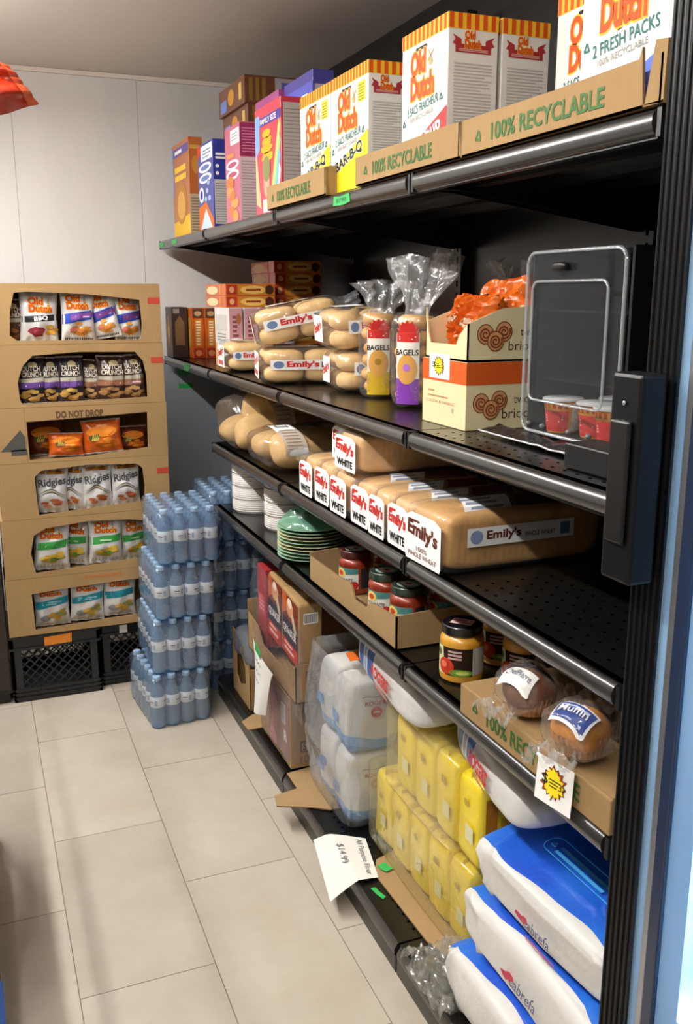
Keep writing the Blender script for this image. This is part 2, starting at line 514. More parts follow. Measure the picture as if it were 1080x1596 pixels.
# base decks, kick plates
for j in range(3):
    ya, yb = JY[j]+0.003, JY[j+1]-0.003
    s = MB(); s.box(rel((SX0+0.004, ya, 0.066)), rel((SX1, yb, 0.075)), steel_top)
    so = s.build('base_deck', shelving)
    n = MB()
    pr = [(SX0+0.03, 0.0745), (SX0+0.012, 0.0745), (SX0+0.002, 0.071), (SX0-0.006, 0.058), (SX0-0.006, 0.045), (SX0+0.004, 0.04), (SX0+0.03, 0.04)]
    k = len(pr); y0, y1 = ya+0.004, yb-0.004
    vs = [rel((p[0], y0, p[1])) for p in pr] + [rel((p[0], y1, p[1])) for p in pr]
    n.add(vs, [(i, (i+1) % k, k+(i+1) % k, k+i) for i in range(k)] + [tuple(range(k-1, -1, -1)), tuple(range(k, 2*k))], lipm)
    n.build('price_channel', so, smooth=35)
    kp = MB(); kp.box(rel((SX0-0.004, ya, 0)), rel((SX0+0.02, yb, 0.042)), steel); kp.build('kick_plate', shelving)
    h = MB(); mp = flat(rel((0, 0, 0.075)), (1, 0, 0), (0, 1, 0)); y = ya+0.03
    while y < yb-0.02:
        h.disc(mp, 0.835, y, 0.0035, 0.0035, hole_m, off=0.0005, n=8); y += 0.028
    o = h.build('perforation', so); o['kind'] = 'stuff'
bk = MB(); bk.box(rel((SX1, 0.945, 0)), rel((SX1+0.02, 4.075, 2.20)), steel); bk.build('back_panel', shelving)
for y in [JY[0]+0.022]+JY[1:]:
    u = MB(); u.box(rel((SX1-0.03, y-0.02, 0)), rel((SX1+0.001, y+0.02, 2.25)), steel)
    for k in range(60): u.box(rel((SX1-0.0305, y-0.004, 0.2+k*0.033)), rel((SX1-0.0295, y+0.004, 0.218+k*0.033)), hole_m)
    u.build('upright', shelving)
# ================================================================== PRINT HELPERS
card = M('corrugated_cardboard', '9f8158', 0.75, var=0.06, vscale=10, bump=0.08, bscale=220, stretch=(1, 1, 0.3), spec=0.2)
card_in = M('cardboard_inside', '8d6f4c', 0.8, var=0.06, vscale=10, spec=0.2)
card_lt = M('cardboard_pale', 'a58861', 0.75, var=0.05, vscale=10, bump=0.06, bscale=200, spec=0.2)
white_card = M('white_carton', 'e6e2da', 0.4, var=0.015, vscale=8)
OR, YE, RD, GR, BLK, WHT = ink('d9531c'), ink('f4c02f'), ink('c4302b'), ink('3a6632'), ink('1a1a1c'), ink('f2f0ec')
GREY = ink('8d8b88'); TEAL = ink('2f6f6e')
tape_m = M('green_tape', '2fae55', 0.5)
red_tape = M('red_tape', 'b5402c', 0.5)

def recycle(mb, mp, cu, cv, r, mat, off=0.0008):
    C = [(cu+r*math.cos(PI/2+k*2*PI/3), cv-0.12*r+r*math.sin(PI/2+k*2*PI/3)) for k in range(3)]
    G = (cu, cv-0.12*r)
    for k in range(3):
        A, B = C[k], C[(k+1) % 3]
        d = (B[0]-A[0], B[1]-A[1]); l = math.hypot(*d); d = (d[0]/l, d[1]/l)
        n = (G[0]-(A[0]+B[0])/2, G[1]-(A[1]+B[1])/2); m = math.hypot(*n); n = (n[0]/m, n[1]/m)
        t = r*0.30
        P = lambda s_, q: (A[0]+d[0]*l*s_+n[0]*t*q, A[1]+d[1]*l*s_+n[1]*t*q)
        mb.poly([P(0.14, 0), P(0.66, 0), P(0.66, 1), P(0.30, 1)], mp, mat, off)
        mb.poly([P(0.66, -0.5), P(0.92, 0.5), P(0.66, 1.5)], mp, mat, off)

def olddutch(mb, mp, u, v, w, h, o=0.0, mill=True):
    """two-line chip brand lettering, orange with a yellow outline"""
    for txt, uu, vv, ww, hh in (('Old', u, v+h*0.53, w*0.62, h*0.47), ('Dutch', u, v, w, h*0.47)):
        mb.text(txt, mp, uu, vv, ww, hh, YE, 0.085, o+0.0007, box=0.0)
        mb.text(txt, mp, uu, vv, ww, hh, OR, 0.042, o+0.0013, box=0.0)
    if mill:
        cx, cy, r = u+w*0.85, v+h*0.75, h*0.15
        br = ink('b99a5e')
        mb.poly([(cx-r*0.5, cy-r), (cx+r*0.5, cy-r), (cx+r*0.25, cy+r*0.3), (cx-r*0.25, cy+r*0.3)], mp, br, o+0.0007)
        for k in range(4):
            a = 0.6+k*PI/2; d = (math.cos(a), math.sin(a)); nn = (-d[1]*r*0.12, d[0]*r*0.12)
            e = (cx+d[0]*r*1.2, cy+r*0.3+d[1]*r*1.2)
            mb.poly([(cx-nn[0], cy+r*0.3-nn[1]), (e[0]-nn[0], e[1]-nn[1]), (e[0]+nn[0], e[1]+nn[1]), (cx+nn[0], cy+r*0.3+nn[1])], mp, br, o+0.0009)

def lines(mb, mp, u0, v0, u1, v1, n, mat, seed=0, fill=0.42, off=0.0006):
    """small print too fine to read: ruled lines"""
    rd = random.Random(seed); d = (v1-v0)/n
    for k in range(n):
        e = u1 - (u1-u0)*(0.35*rd.random() if rd.random() < 0.3 else 0.02)
        mb.rect(mp, u0, v0+k*d, e, v0+k*d+d*fill, mat, off)

def barcode(mb, mp, u0, v0, w, h, seed=0, off=0.001, vert=False):
    mb.rect(mp, u0, v0, u0+w, v0+h, WHT, off)
    rd = random.Random(seed); t = 0.06
    while t < 0.92:
        d = 0.015+0.03*rd.random()
        if vert: mb.rect(mp, u0+w*0.1, v0+h*t, u0+w*0.9, v0+h*(t+d), BLK, off+0.0004)
        else: mb.rect(mp, u0+w*t, v0+h*0.1, u0+w*(t+d), v0+h*0.9, BLK, off+0.0004)
        t += d+0.02+0.02*rd.random()

def carton(name, label, cat, x0, y0, y1, z0, d, h, mat, group=None, rz=0.0, bevel=0.0015):
    """closed box standing with its front to the aisle (-x); returns object and maps of front, near side, top"""
    wy = y1-y0
    b = MB(); b.box((-d/2, -wy/2, 0), (d/2, wy/2, h), mat)
    o = b.build(name, bevel=bevel)
    o.location = (x0+d/2, (y0+y1)/2, z0); o.rotation_euler = (0, 0, rz)
    tag(o, label, cat, group)
    return (o, flat((-d/2, wy/2, 0), (0, -1, 0), (0, 0, 1)), flat((-d/2, -wy/2, 0), (1, 0, 0), (0, 0, 1)),
            flat((-d/2, wy/2, h), (0, -1, 0), (1, 0, 0)), wy)

# ================================================================== TOP SHELF: shelf trays
def tray(label, x0, y0, y1, z0, d, h, txt=True, corner=0.0, group='printed cardboard trays'):
    cx, cy = x0+d/2, (y0+y1)/2; w = y1-y0
    t = thing('cardboard_tray', label, 'tray', (cx, cy, z0), group=group)
    b = MB(); b.box((-d/2, -w/2, 0), (d/2, w/2, 0.003), card_in); b.build('tray_bottom', t)
    f = MB(); mp = flat((-d/2, w/2, 0), (0, -1, 0), (0, 0, 1))
    f.plate([(0, 0), (w-corner, 0), (w-0.002-corner*1.15, h*(1.25 if corner else 1)), (w*0.9, h*1.02), (w*0.5, h*0.985), (w*0.1, h*1.01), (0.001, h)], [], 0.004, mp, card, card_in)
    f.build('front_panel', t)
    if corner:
        q = MB(); q.plate([(w-corner+0.003, 0.002), (w, 0), (w+0.002, h*1.25), (w-corner*0.55, h*1.3)], [], 0.004, mp, card, card_in); q.build('corner_flap', t)
    for s, nm in ((-1, 'side_panel'), (1, 'side_panel')):
        q = MB(); q.plate([(0, 0), (d, 0), (d, h*1.15), (d*0.3, h*1.15), (0.012, h*1.05), (0, h)], [], 0.004,
                          flat((-d/2, s*(w/2-0.002)+0.002, 0), (1, 0, 0), (0, 0, 1)), card, card_in); q.build(nm, t)
    q = MB(); q.box((d/2-0.004, -w/2, 0), (d/2, w/2, h*1.2), card_in); q.build('back_panel', t)
    if txt:
        p = MB()
        recycle(p, mp, w*0.11, h*0.46, h*0.23, GR)
        p.text('100% RECYCLABLE', mp, w*0.19, h*0.24, w*0.58, h*0.46, GR, 0.022, 0.0009)
        p.build('print', t)
    return t
Z1 = 1.7185
tray('brown recyclable-printed tray under the tallest snack carton by the post', 0.776, 0.940, 1.424, Z1, 0.33, 0.055, corner=0.036)
tray('brown recyclable-printed tray under the ketchup-flavour chip cartons', 0.776, 1.430, 1.877, Z1, 0.33, 0.056)
tray('short brown recyclable-printed tray by the red cereal box', 0.776, 2.058, 2.50, Z1, 0.33, 0.06)

def chipbox(label, x0, y0, y1, kind, h=0.245, d=0.085):
    o, F, S, Tp, w = carton('chip_carton', label, 'snack box', x0, y0, y1, Z1+0.004, d, h, white_card, 'white chip cartons on the top shelf')
    p = MB()
    sv = h-0.026
    for mp, ww in ((F, w), (S, d)):
        p.rect(mp, 0, sv, ww, h-0.0005, YE, 0.0005)
        n = max(4, int(ww/0.016)); st = ww/n
        for k in range(n): p.rect(mp, k*st+st*0.1, sv+0.001, k*st+st*0.62, h-0.0008, OR, 0.0009)
    # front
    lines(p, F, w*0.32, sv-0.012, w*0.62, sv-0.005, 1, BLK, 3, 0.8)
    fr = kind == 'fresh'; dn = h*0.10 if fr else 0.0
    olddutch(p, F, w*0.22, h*0.52-dn, w*(0.46 if fr else 0.50), h*0.32)
    sub = '2 FRESH PACKS' if kind == 'fresh' else '2 SACS FRAICHEUR'
    p.text(sub, F, w*0.14, h*0.425-dn, w*0.68, h*0.062, TEAL, 0.012, 0.0009, rot=0.08)
    p.text('100% RECYCLABLES' if kind != 'fresh' else '100% RECYCLABLE', F, w*0.20, h*0.375-dn, w*0.52, h*0.032, GREY, 0.008, 0.0009, rot=0.08)
    recycle(p, F, w*0.07, h*0.37, w*0.05, TEAL); recycle(p, F, w*0.88, h*0.47, w*0.05, TEAL)
    colr = {'bbq': ink('f0d820'), 'ketchup': ink('c93a3c'), 'fresh': ink('5f74d8')}[kind]
    p.poly([(0, 0.001), (w, 0.001), (w, h*0.46), (0, h*0.20)] if kind == 'bbq' else [(0, 0.001), (w, 0.001), (w, h*0.40 if kind == 'ketchup' else h*0.30), (0, h*0.12 if kind == 'ketchup' else 0.001)], F, colr, 0.0006)
    if kind == 'bbq':
        p.text('BAR-B-Q', F, w*0.14, h*0.23, w*0.72, h*0.10, WHT, 0.07, 0.0010, box=0.0, rot=0.22)
        p.text('BAR-B-Q', F, w*0.14, h*0.23, w*0.72, h*0.10, BLK, 0.03, 0.0014, box=0.0, rot=0.22)
        p.rect(F, w*0.74, h*0.70, w*0.93, h*0.86, ink('f2dc3a'), 0.0006)
        lines(p, F, w*0.76, h*0.71, w*0.91, h*0.85, 6, ink('8a7a1c'), 5, 0.4, 0.001)
    if kind == 'ketchup':
        p.text('Ketchup', F, w*0.14, h*0.15, w*0.76, h*0.13, WHT, 0.03, 0.0012, rot=0.30)
    # near side: ribbon and nutrition lines
    rb = ink('a83434')
    p.poly([(d*0.14, h*0.745), (d*0.86, h*0.745), (d*0.86, h*0.80), (d*0.14, h*0.80)], S, rb, 0.0006)
    for a, b2 in ((0.08, 0.26), (0.92, 0.74)):
        p.poly([(d*a, h*0.80), (d*b2, h*0.77), (d*b2, h*0.83), (d*a, h*0.86), (d*(a+(b2-a)*0.3), h*0.83)] if a < 0.5 else
               [(d*a, h*0.80), (d*(a+(b2-a)*0.3), h*0.83), (d*a, h*0.86), (d*b2, h*0.83), (d*b2, h*0.77)], S, rb, 0.0007)
    olddutch(p, S, d*0.33, h*0.78, d*0.32, h*0.105, mill=False)
    lines(p, S, d*0.2, h*0.755, d*0.8, h*0.775, 2, ink('e0b0a8'), 2, 0.5, 0.001)
    lines(p, S, d*0.12, h*0.18, d*0.90, h*0.69, 24, ink('b9b5ae'), 7, 0.45)
    p.build('print', o)
    return o
chipbox('white and yellow barbecue chip carton beside the red cereal box', 0.806, 2.106, 2.312, 'bbq')
chipbox('white and yellow barbecue chip carton with its striped-top side exposed', 0.806, 1.886, 2.100, 'bbq')
chipbox('white chip carton with red ketchup corner', 0.806, 1.538, 1.722, 'ketchup', 0.247, 0.098)
chipbox('white chip carton showing its ribbon side, tucked behind the ketchup one', 0.912, 1.538, 1.722, 'ketchup', 0.247, 0.098)
chipbox('white chip carton half hidden behind the blue-cornered one', 0.945, 1.235, 1.418, 'ketchup', 0.247, 0.09)
chipbox('white chip carton with blue corner and fresh packs lettering by the post', 0.800, 0.949, 1.142, 'fresh', 0.262, 0.10)

# ------------------------------------------------------------------ cereal boxes
def cereal(label, x0, y0, y1, d, h, base, side, art, z0=Z1):
    o, F, S, Tp, w = carton('cereal_box', label, 'cereal box', x0, y0, y1, z0, d, h, base, 'cereal boxes on the top shelf')
    p = MB()
    art(p, F, S, Tp, w, d, h)
    p.build('print', o)
    return o
def art_amber(p, F, S, Tp, w, d, h):
    p.patch(F, [(0, 0), (w, 0), (w, h*0.22), (0, h*0.16)], 1, 1, ink('e8b63a'), 0.0005)
    p.rect(F, 0, h*0.86, w, h*0.95, ink('6a5a9a'), 0.0006); lines(p, F, w*0.2, h*0.885, w*0.8, h*0.925, 1, WHT, 1, 0.9, 0.001)
    p.rect(F, 0, h*0.45, w*0.08, h*0.97, ink('8fa6cf'), 0.0007)
    p.disc(F, w*0.5, h*0.35, w*0.34, h*0.22, ink('b8823c'), 0.0008); p.disc(F, w*0.5, h*0.33, w*0.24, h*0.15, ink('d8a458'), 0.0011)
    for k in range(2): p.rect(F, w*0.16, h*(0.60+k*0.09), w*0.84, h*(0.66+k*0.09), ink('f0c24a'), 0.001)
    p.rect(S, 0, 0, d, h*0.42, ink('b7a184'), 0.0005); lines(p, S, d*0.1, h*0.04, d*0.9, h*0.40, 12, ink('7d6a50'), 3)
    p.disc(S, d*0.5, h*0.72, d*0.3, h*0.09, ink('c48a3a'), 0.0008); p.rect(S, d*0.1, h*0.88, d*0.9, h*0.92, ink('d09a4a'), 0.0008)
def art_blue(p, F, S, Tp, w, d, h):
    p.poly([(0, 0), (w, 0), (w, h*0.10), (w*0.5, h*0.33), (0, h*0.28)], F, ink('c9682f'), 0.0005)
    p.poly([(w*0.1, h*0.02), (w*0.9, h*0.02), (w*0.5, h*0.25)], F, ink('bcd0ea'), 0.0007)
    p.rect(F, w*0.25, h*0.80, w*0.98, h*0.97, WHT, 0.0006); lines(p, F, w*0.35, h*0.83, w*0.9, h*0.94, 3, ink('6a7a9a'), 3, 0.4, 0.001)
    p.poly([(0, h*0.84), (w*0.24, h*0.9), (w*0.24, h*0.99), (0, h*0.99)], F, ink('c4402f'), 0.0006)
    for k in range(2):
        p.disc(F, w*0.5, h*(0.72-k*0.12), w*0.42, h*0.055, WHT, 0.0008); p.disc(F, w*0.5, h*(0.72-k*0.12), w*0.30, h*0.03, ink('6b78b4'), 0.0011)
    p.disc(F, w*0.22, h*0.42, w*0.16, h*0.09, WHT, 0.0008); p.disc(F, w*0.22, h*0.42, w*0.09, h*0.055, ink('27348c'), 0.0012)
    for u, v in ((0.6, 0.45), (0.75, 0.36), (0.5, 0.36), (0.7, 0.54)): p.disc(F, w*u, h*v, w*0.09, h*0.03, ink('a8b6da'), 0.0008)
    p.rect(S, d*0.08, h*0.05, d*0.96, h*0.55, ink('c3bfbb'), 0.0005); lines(p, S, d*0.14, h*0.07, d*0.9, h*0.53, 16, ink('8d8986'), 3, 0.3, 0.0008)
    lines(p, S, d*0.2, h*0.78, d*0.85, h*0.86, 2, WHT, 2, 0.6)
    for k in range(2): p.disc(S, d*0.3, h*(0.62+k*0.08), d*0.12, h*0.02, WHT, 0.0008)
def art_pink(p, F, S, Tp, w, d, h):
    p.rect(F, w*0.4, h*0.80, w*0.98, h*0.95, WHT, 0.0006); lines(p, F, w*0.46, h*0.84, w*0.9, h*0.93, 3, GREY, 4, 0.4, 0.001)
    p.rect(F, w*0.15, h*0.68, w*0.6, h*0.72, ink('d98a4a'), 0.0007)
    for k in range(2): p.disc(F, w*0.5, h*(0.60-k*0.1), w*0.42, h*0.05, WHT, 0.0008); p.disc(F, w*0.5, h*(0.60-k*0.1), w*0.30, h*0.028, ink('a3506a'), 0.0012)
    for k, (u, v) in enumerate(((0.3, 0.34), (0.45, 0.27), (0.6, 0.2), (0.4, 0.12), (0.65, 0.08), (0.35, 0.42))):
        p.disc(F, w*u, h*v, w*0.22, h*0.06, ink('c0713f' if k % 2 else 'd08f55'), 0.0007+k*0.0002, 9, 1, 0.3, k)
    p.rect(S, 0, h*0.66, d, h*0.99, ink('8a2c52'), 0.0005); lines(p, S, d*0.12, h*0.70, d*0.88, h*0.96, 9, ink('c98aa6'), 2, 0.3, 0.001)
    p.rect(S, 0, h*0.02, d, h*0.65, ink('c2bcb8'), 0.0005); lines(p, S, d*0.08, h*0.04, d*0.92, h*0.63, 20, ink('938d8a'), 6, 0.3, 0.001)
def art_red(p, F, S, Tp, w, d, h):
    p.poly([(0, h*0.82), (w, h*0.82), (w, h*0.90), (0, h*0.90)], F, ink('4b3f8c'), 0.0006)
    p.text('FAMILY SIZE', F, w*0.22, h*0.835, w*0.62, h*0.05, WHT, 0.01, 0.001)
    p.poly([(w*0.02, h*0.12), (w*0.22, h*0.06), (w*0.02, h*0.74)], F, ink('e7b08a'), 0.0006)
    p.poly([(w*0.02, h*0.55), (w*0.2, h*0.62), (w*0.2, h*0.93), (w*0.02, h*0.93)], F, ink('7f9fd6'), 0.0008)
    for k, cc in enumerate(('e8d56a', '8cc08a', '6fa2d8', 'e0dfe6')):
        p.poly([(w*(0.58+0.08*k), h*0.12), (w*(0.66+0.08*k), h*0.12), (w*0.99, h*(0.76-k*0.13)), (w*0.94, h*(0.82-k*0.13))], F, ink(cc), 0.0006+0.0001*k)
    for k in range(4): p.disc(F, w*(0.46+0.03*(k % 2)), h*(0.74-k*0.07), w*(0.15+0.03*k), h*0.042, ink('e6a52c'), 0.001, 12, 1, 0.2, k)
    p.disc(F, w*0.45, h*0.42, w*0.15, h*0.12, ink('7f7f52'), 0.0012); p.disc(F, w*0.45, h*0.29, w*0.12, h*0.14, ink('d59a80'), 0.0010)
    p.rect(F, w*0.3, h*0.02, w*0.98, h*0.14, ink('cfe0e8'), 0.0012); p.disc(F, w*0.5, h*0.1, w*0.2, h*0.05, ink('e8d8b8'), 0.0015, 10, 1, 0.2, 4)
    p.rect(S, d*0.1, h*0.02, d*0.92, h*0.95, ink('bdb0aa'), 0.0005); lines(p, S, d*0.14, h*0.05, d*0.88, h*0.92, 26, ink('8f8582'), 8, 0.25, 0.001)
def art_plain(cc, c2):
    def f(p, F, S, Tp, w, d, h):
        p.rect(F, 0, h*0.72, w, h*0.92, ink(cc), 0.0006); lines(p, F, w*0.2, h*0.76, w*0.85, h*0.88, 2, WHT, 3, 0.5, 0.001)
        p.disc(F, w*0.5, h*0.45, w*0.36, h*0.14, ink(c2), 0.0007)
        p.rect(S, d*0.1, h*0.1, d*0.9, h*0.9, ink('b8b2b8'), 0.0005); lines(p, S, d*0.15, h*0.14, d*0.85, h*0.86, 14, ink('8a868c'), 3, 0.3, 0.001)
    return f
cb = lambda n, h: M('cereal_' + n, h, 0.35, coat=0.2)
cereal('tall orange and amber cereal box at the outer end of the top shelf', 0.808, 3.575, 3.868, 0.052, 0.345, cb('amber', 'b4632a'), None, art_amber)
cereal('blue frosted-flake cereal box with a white label', 0.808, 3.215, 3.430, 0.052, 0.287, cb('blue', '2c3690'), None, art_blue)
cereal('pink oat cereal box with granola clusters pictured', 0.808, 2.875, 3.050, 0.056, 0.287, cb('pink', 'b45a72'), None, art_pink)
cereal('red family size cereal box with rainbow rays', 0.808, 2.475, 2.712, 0.066, 0.286, cb('red', 'c8384a'), None, art_red)
cereal('magenta cereal box standing behind the pink one', 0.885, 2.73, 2.96, 0.06, 0.355, cb('magenta', 'a34a86'), None, art_plain('b76fa8', 'c890b0'))
cereal('violet blue cereal box standing behind the red one', 0.90, 2.48, 2.72, 0.06, 0.36, cb('violet', '4a4596'), None, art_plain('5b60b8', '9a9ad0'))
cereal('brown cereal box holding up the two boxes laid flat', 0.955, 3.16, 3.36, 0.06, 0.315, cb('brown', '7a4a2c'), None, art_plain('8a5a34', 'c09050'))
cereal('brown cereal box in the rearmost row under the boxes laid flat', 1.10, 3.16, 3.36, 0.06, 0.315, cb('brown', '7a4a2c'), None, art_plain('8a5a34', 'c09050'))
def art_flat(p, F, S, Tp, w, d, h):
    p.rect(F, w*0.08, h*0.1, w*0.32, h*0.55, ink('6f86c4'), 0.0006); p.disc(F, w*0.5, h*0.5, w*0.12, h*0.3, ink('c98f3e'), 0.0007); p.rect(F, w*0.8, h*0.2, w*0.9, h*0.8, ink('d6b05c'), 0.0007)
    for k in range(3): p.rect(S, d*(0.05+0.07*k), h*0.1, d*(0.09+0.07*k), h*0.9, ink('8a6a2e'), 0.0006)
    p.rect(S, d*0.33, h*0.06, d*0.98, h*0.94, ink('a9a3a8'), 0.0005)
    barcode(p, S, d*0.62, h*0.15, d*0.2, h*0.7, 5, 0.0008); p.rect(S, d*0.40, h*0.1, d*0.5, h*0.8, ink('5a5fa8'), 0.0008); p.disc(S, d*0.9, h*0.5, d*0.04, h*0.3, ink('a8b44a'), 0.0009)
cereal('chocolate brown cereal box laid flat, lower of the pair', 0.915, 3.15, 3.47, 0.32, 0.078, cb('choco', '6d3f28'), None, art_flat, Z1+0.3155)
cereal('chocolate brown cereal box laid flat on top of its twin', 0.905, 3.15, 3.48, 0.32, 0.086, cb('choco', '6d3f28'), None, art_flat, Z1+0.394)
# ================================================================== SECOND SHELF
Z2 = 1.2385
CLR = film('clear_bag_film', haze=0.05, gloss=0.09, bump=1.0, bscale=18)
CLR2 = film('crinkled_bag_film', haze=0.10, gloss=0.12, rough=0.12, bump=0.9, bscale=28)
TIGHT = film('tight_wrap_film', haze=0.04, gloss=0.08, rough=0.09, bump=1.0, bscale=20)
bun_m = M('bun_crust', 'e2bb7e', 0.5, var=0.14, vscale=16, bump=0.05, bscale=60, sss=0.15)
bun_pale = M('bun_pale_side', 'ecd6a4', 0.6, var=0.08, vscale=18, sss=0.15)
bagel_m = M('bagel_crust', 'd3a15c', 0.42, var=0.15, vscale=18, bump=0.06, bscale=70, sss=0.1)

snack_o = M('snack_orange', 'cc5f1e', 0.32, coat=0.3)
def small_box(label, x0, y0, y1, z0, d, h, base, art, group, name='cookie_box'):
    o, F, S, Tp, w = carton(name, label, 'snack box', x0, y0, y1, z0, d, h, base, group, bevel=0.001)
    p = MB(); art(p, F, S, Tp, w, d, h)
    if p.f: p.build('print', o)
    return o
def art_spine(p, F, S, Tp, w, d, h):
    p.rect(S, d*0.06, h*0.80, d*0.94, h*0.99, ink('5a3a28'), 0.0005); p.disc(S, d*0.5, h*0.89, d*0.3, h*0.05, ink('c8a074'), 0.0008)
    p.rect(S, d*0.1, h*0.01, d*0.9, h*0.20, ink('a8321f'), 0.0006); p.disc(S, d*0.5, h*0.1, d*0.28, h*0.06, ink('d98a5a'), 0.0009)
    p.rect(S, d*0.24, h*0.24, d*0.80, h*0.77, ink('dd8a30'), 0.0006)
    rd = random.Random(4)
    for k in range(9):
        p.rect(S, d*0.34, h*(0.27+k*0.055), d*(0.62+0.1*rd.random()), h*(0.30+k*0.055), ink('f3e2c0'), 0.0010)
    p.rect(F, w*0.1, h*0.2, w*0.9, h*0.8, ink('b8862e'), 0.0005)
def art_dark(p, F, S, Tp, w, d, h):
    p.poly([(w*0.25, h*0.25), (w*0.75, h*0.25), (w*0.75, h*0.72), (w*0.5, h*0.86), (w*0.25, h*0.72)], F, ink('7a5c3c'), 0.0006)
    p.disc(F, w*0.5, h*0.5, w*0.16, h*0.14, ink('a07c50'), 0.0009)
    p.poly([(d*0.2, h*0.25), (d*0.8, h*0.25), (d*0.8, h*0.70), (d*0.5, h*0.84), (d*0.2, h*0.70)], S, ink('7a5c3c'), 0.0006)
    p.rect(S, d*0.1, h*0.88, d*0.5, h*0.97, ink('8d8378'), 0.0006)
def art_white(p, F, S, Tp, w, d, h):
    p.rect(F, w*0.1, h*0.62, w*0.86, h*0.88, ink('c9c3bf'), 0.0005); lines(p, F, w*0.2, h*0.45, w*0.8, h*0.60, 3, GREY, 4)
    p.poly([(0.001, 0.001), (w*0.95, 0.001), (w*0.4, h*0.3), (0.001, h*0.42)], F, ink('d09a60'), 0.0006)
    p.rect(S, d*0.02, 0.001, d*0.98, h*0.99, ink('c9949c'), 0.0005)
    rd = random.Random(8)
    for k in range(8): p.rect(S, d*0.26, h*(0.30+k*0.075), d*(0.55+0.2*rd.random()), h*(0.345+k*0.075), ink('7d4c4a'), 0.0008)
    p.disc(S, d*0.7, h*0.82, d*0.2, h*0.09, ink('a9683f'), 0.0010); p.rect(S, d*0.1, h*0.03, d*0.9, h*0.2, ink('e4cfc8'), 0.0008)
dk = M('dark_brown_carton', '33231c', 0.45)
small_box('dark brown snack box in the far corner of the bread shelf', 0.792, 3.93, 4.06, Z2, 0.066, 0.208, dk, art_dark, 'upright snack boxes at the far end')
small_box('orange cookie box standing on end, touching the dark brown box', 0.864, 3.87, 4.05, Z2, 0.050, 0.205, snack_o, art_spine, 'upright snack boxes at the far end')
small_box('orange cookie box standing on end, touching the white-fronted box', 0.9165, 3.86, 4.05, Z2, 0.050, 0.205, snack_o, art_spine, 'upright snack boxes at the far end')
wc = M('white_snack_carton', 'dcd7d2', 0.4)
for k, nm in enumerate(('first pink and white snack box of four, its white front showing', 'second of four pink-sided snack boxes in a row',
                        'third of four pink-sided snack boxes in a row', 'innermost of four pink-sided snack boxes in a row')):
    small_box(nm, 0.858+k*0.056, 3.25, 3.455, Z2, 0.050, 0.214, wc, art_white, 'upright pink snack boxes')
def art_layer(p, F, S, Tp, w, d, h):
    p.disc(F, w*0.35, h*0.45, w*0.28, h*0.36, ink('e8d2a4'), 0.0006); p.rect(F, w*0.72, h*0.05, w*0.78, h*0.95, ink('e08a3a'), 0.0006)
    p.rect(S, d*0.02, h*0.1, d*0.22, h*0.9, ink('a8341f'), 0.0005); p.disc(S, d*0.12, h*0.5, d*0.05, h*0.26, ink('d9a06a'), 0.0008)
    p.rect(S, d*0.25, h*0.06, d*0.98, h*0.94, ink('c07a2c'), 0.0005); p.disc(S, d*0.55, h*0.5, d*0.26, h*0.36, ink('dfb45c'), 0.0008)
    p.rect(S, d*0.40, h*0.42, d*0.70, h*0.60, ink('8f3a1c'), 0.0010); p.disc(S, d*0.88, h*0.5, d*0.09, h*0.4, ink('4a2418'), 0.0008)
for k in range(2):
    small_box(['orange cookie box laid flat on the pink snack boxes', 'orange cookie box laid flat, topmost above the pink snack boxes'][k],
              0.862, 3.30, 3.60, Z2+0.2145+k*0.0415, 0.185, 0.041, snack_o, art_layer, 'flat orange cookie boxes')
words9 = ['bottom', 'second', 'third', 'fourth', 'fifth', 'sixth', 'seventh', 'eighth', 'top']
for k in range(9):
    o = small_box('orange cookie box, %s of the nine-high stack against the back' % words9[k], 1.062+0.004*(k % 2), 3.36, 3.66, Z2+k*0.0423, 0.185, 0.042, snack_o, art_layer, 'stack of nine orange cookie boxes')

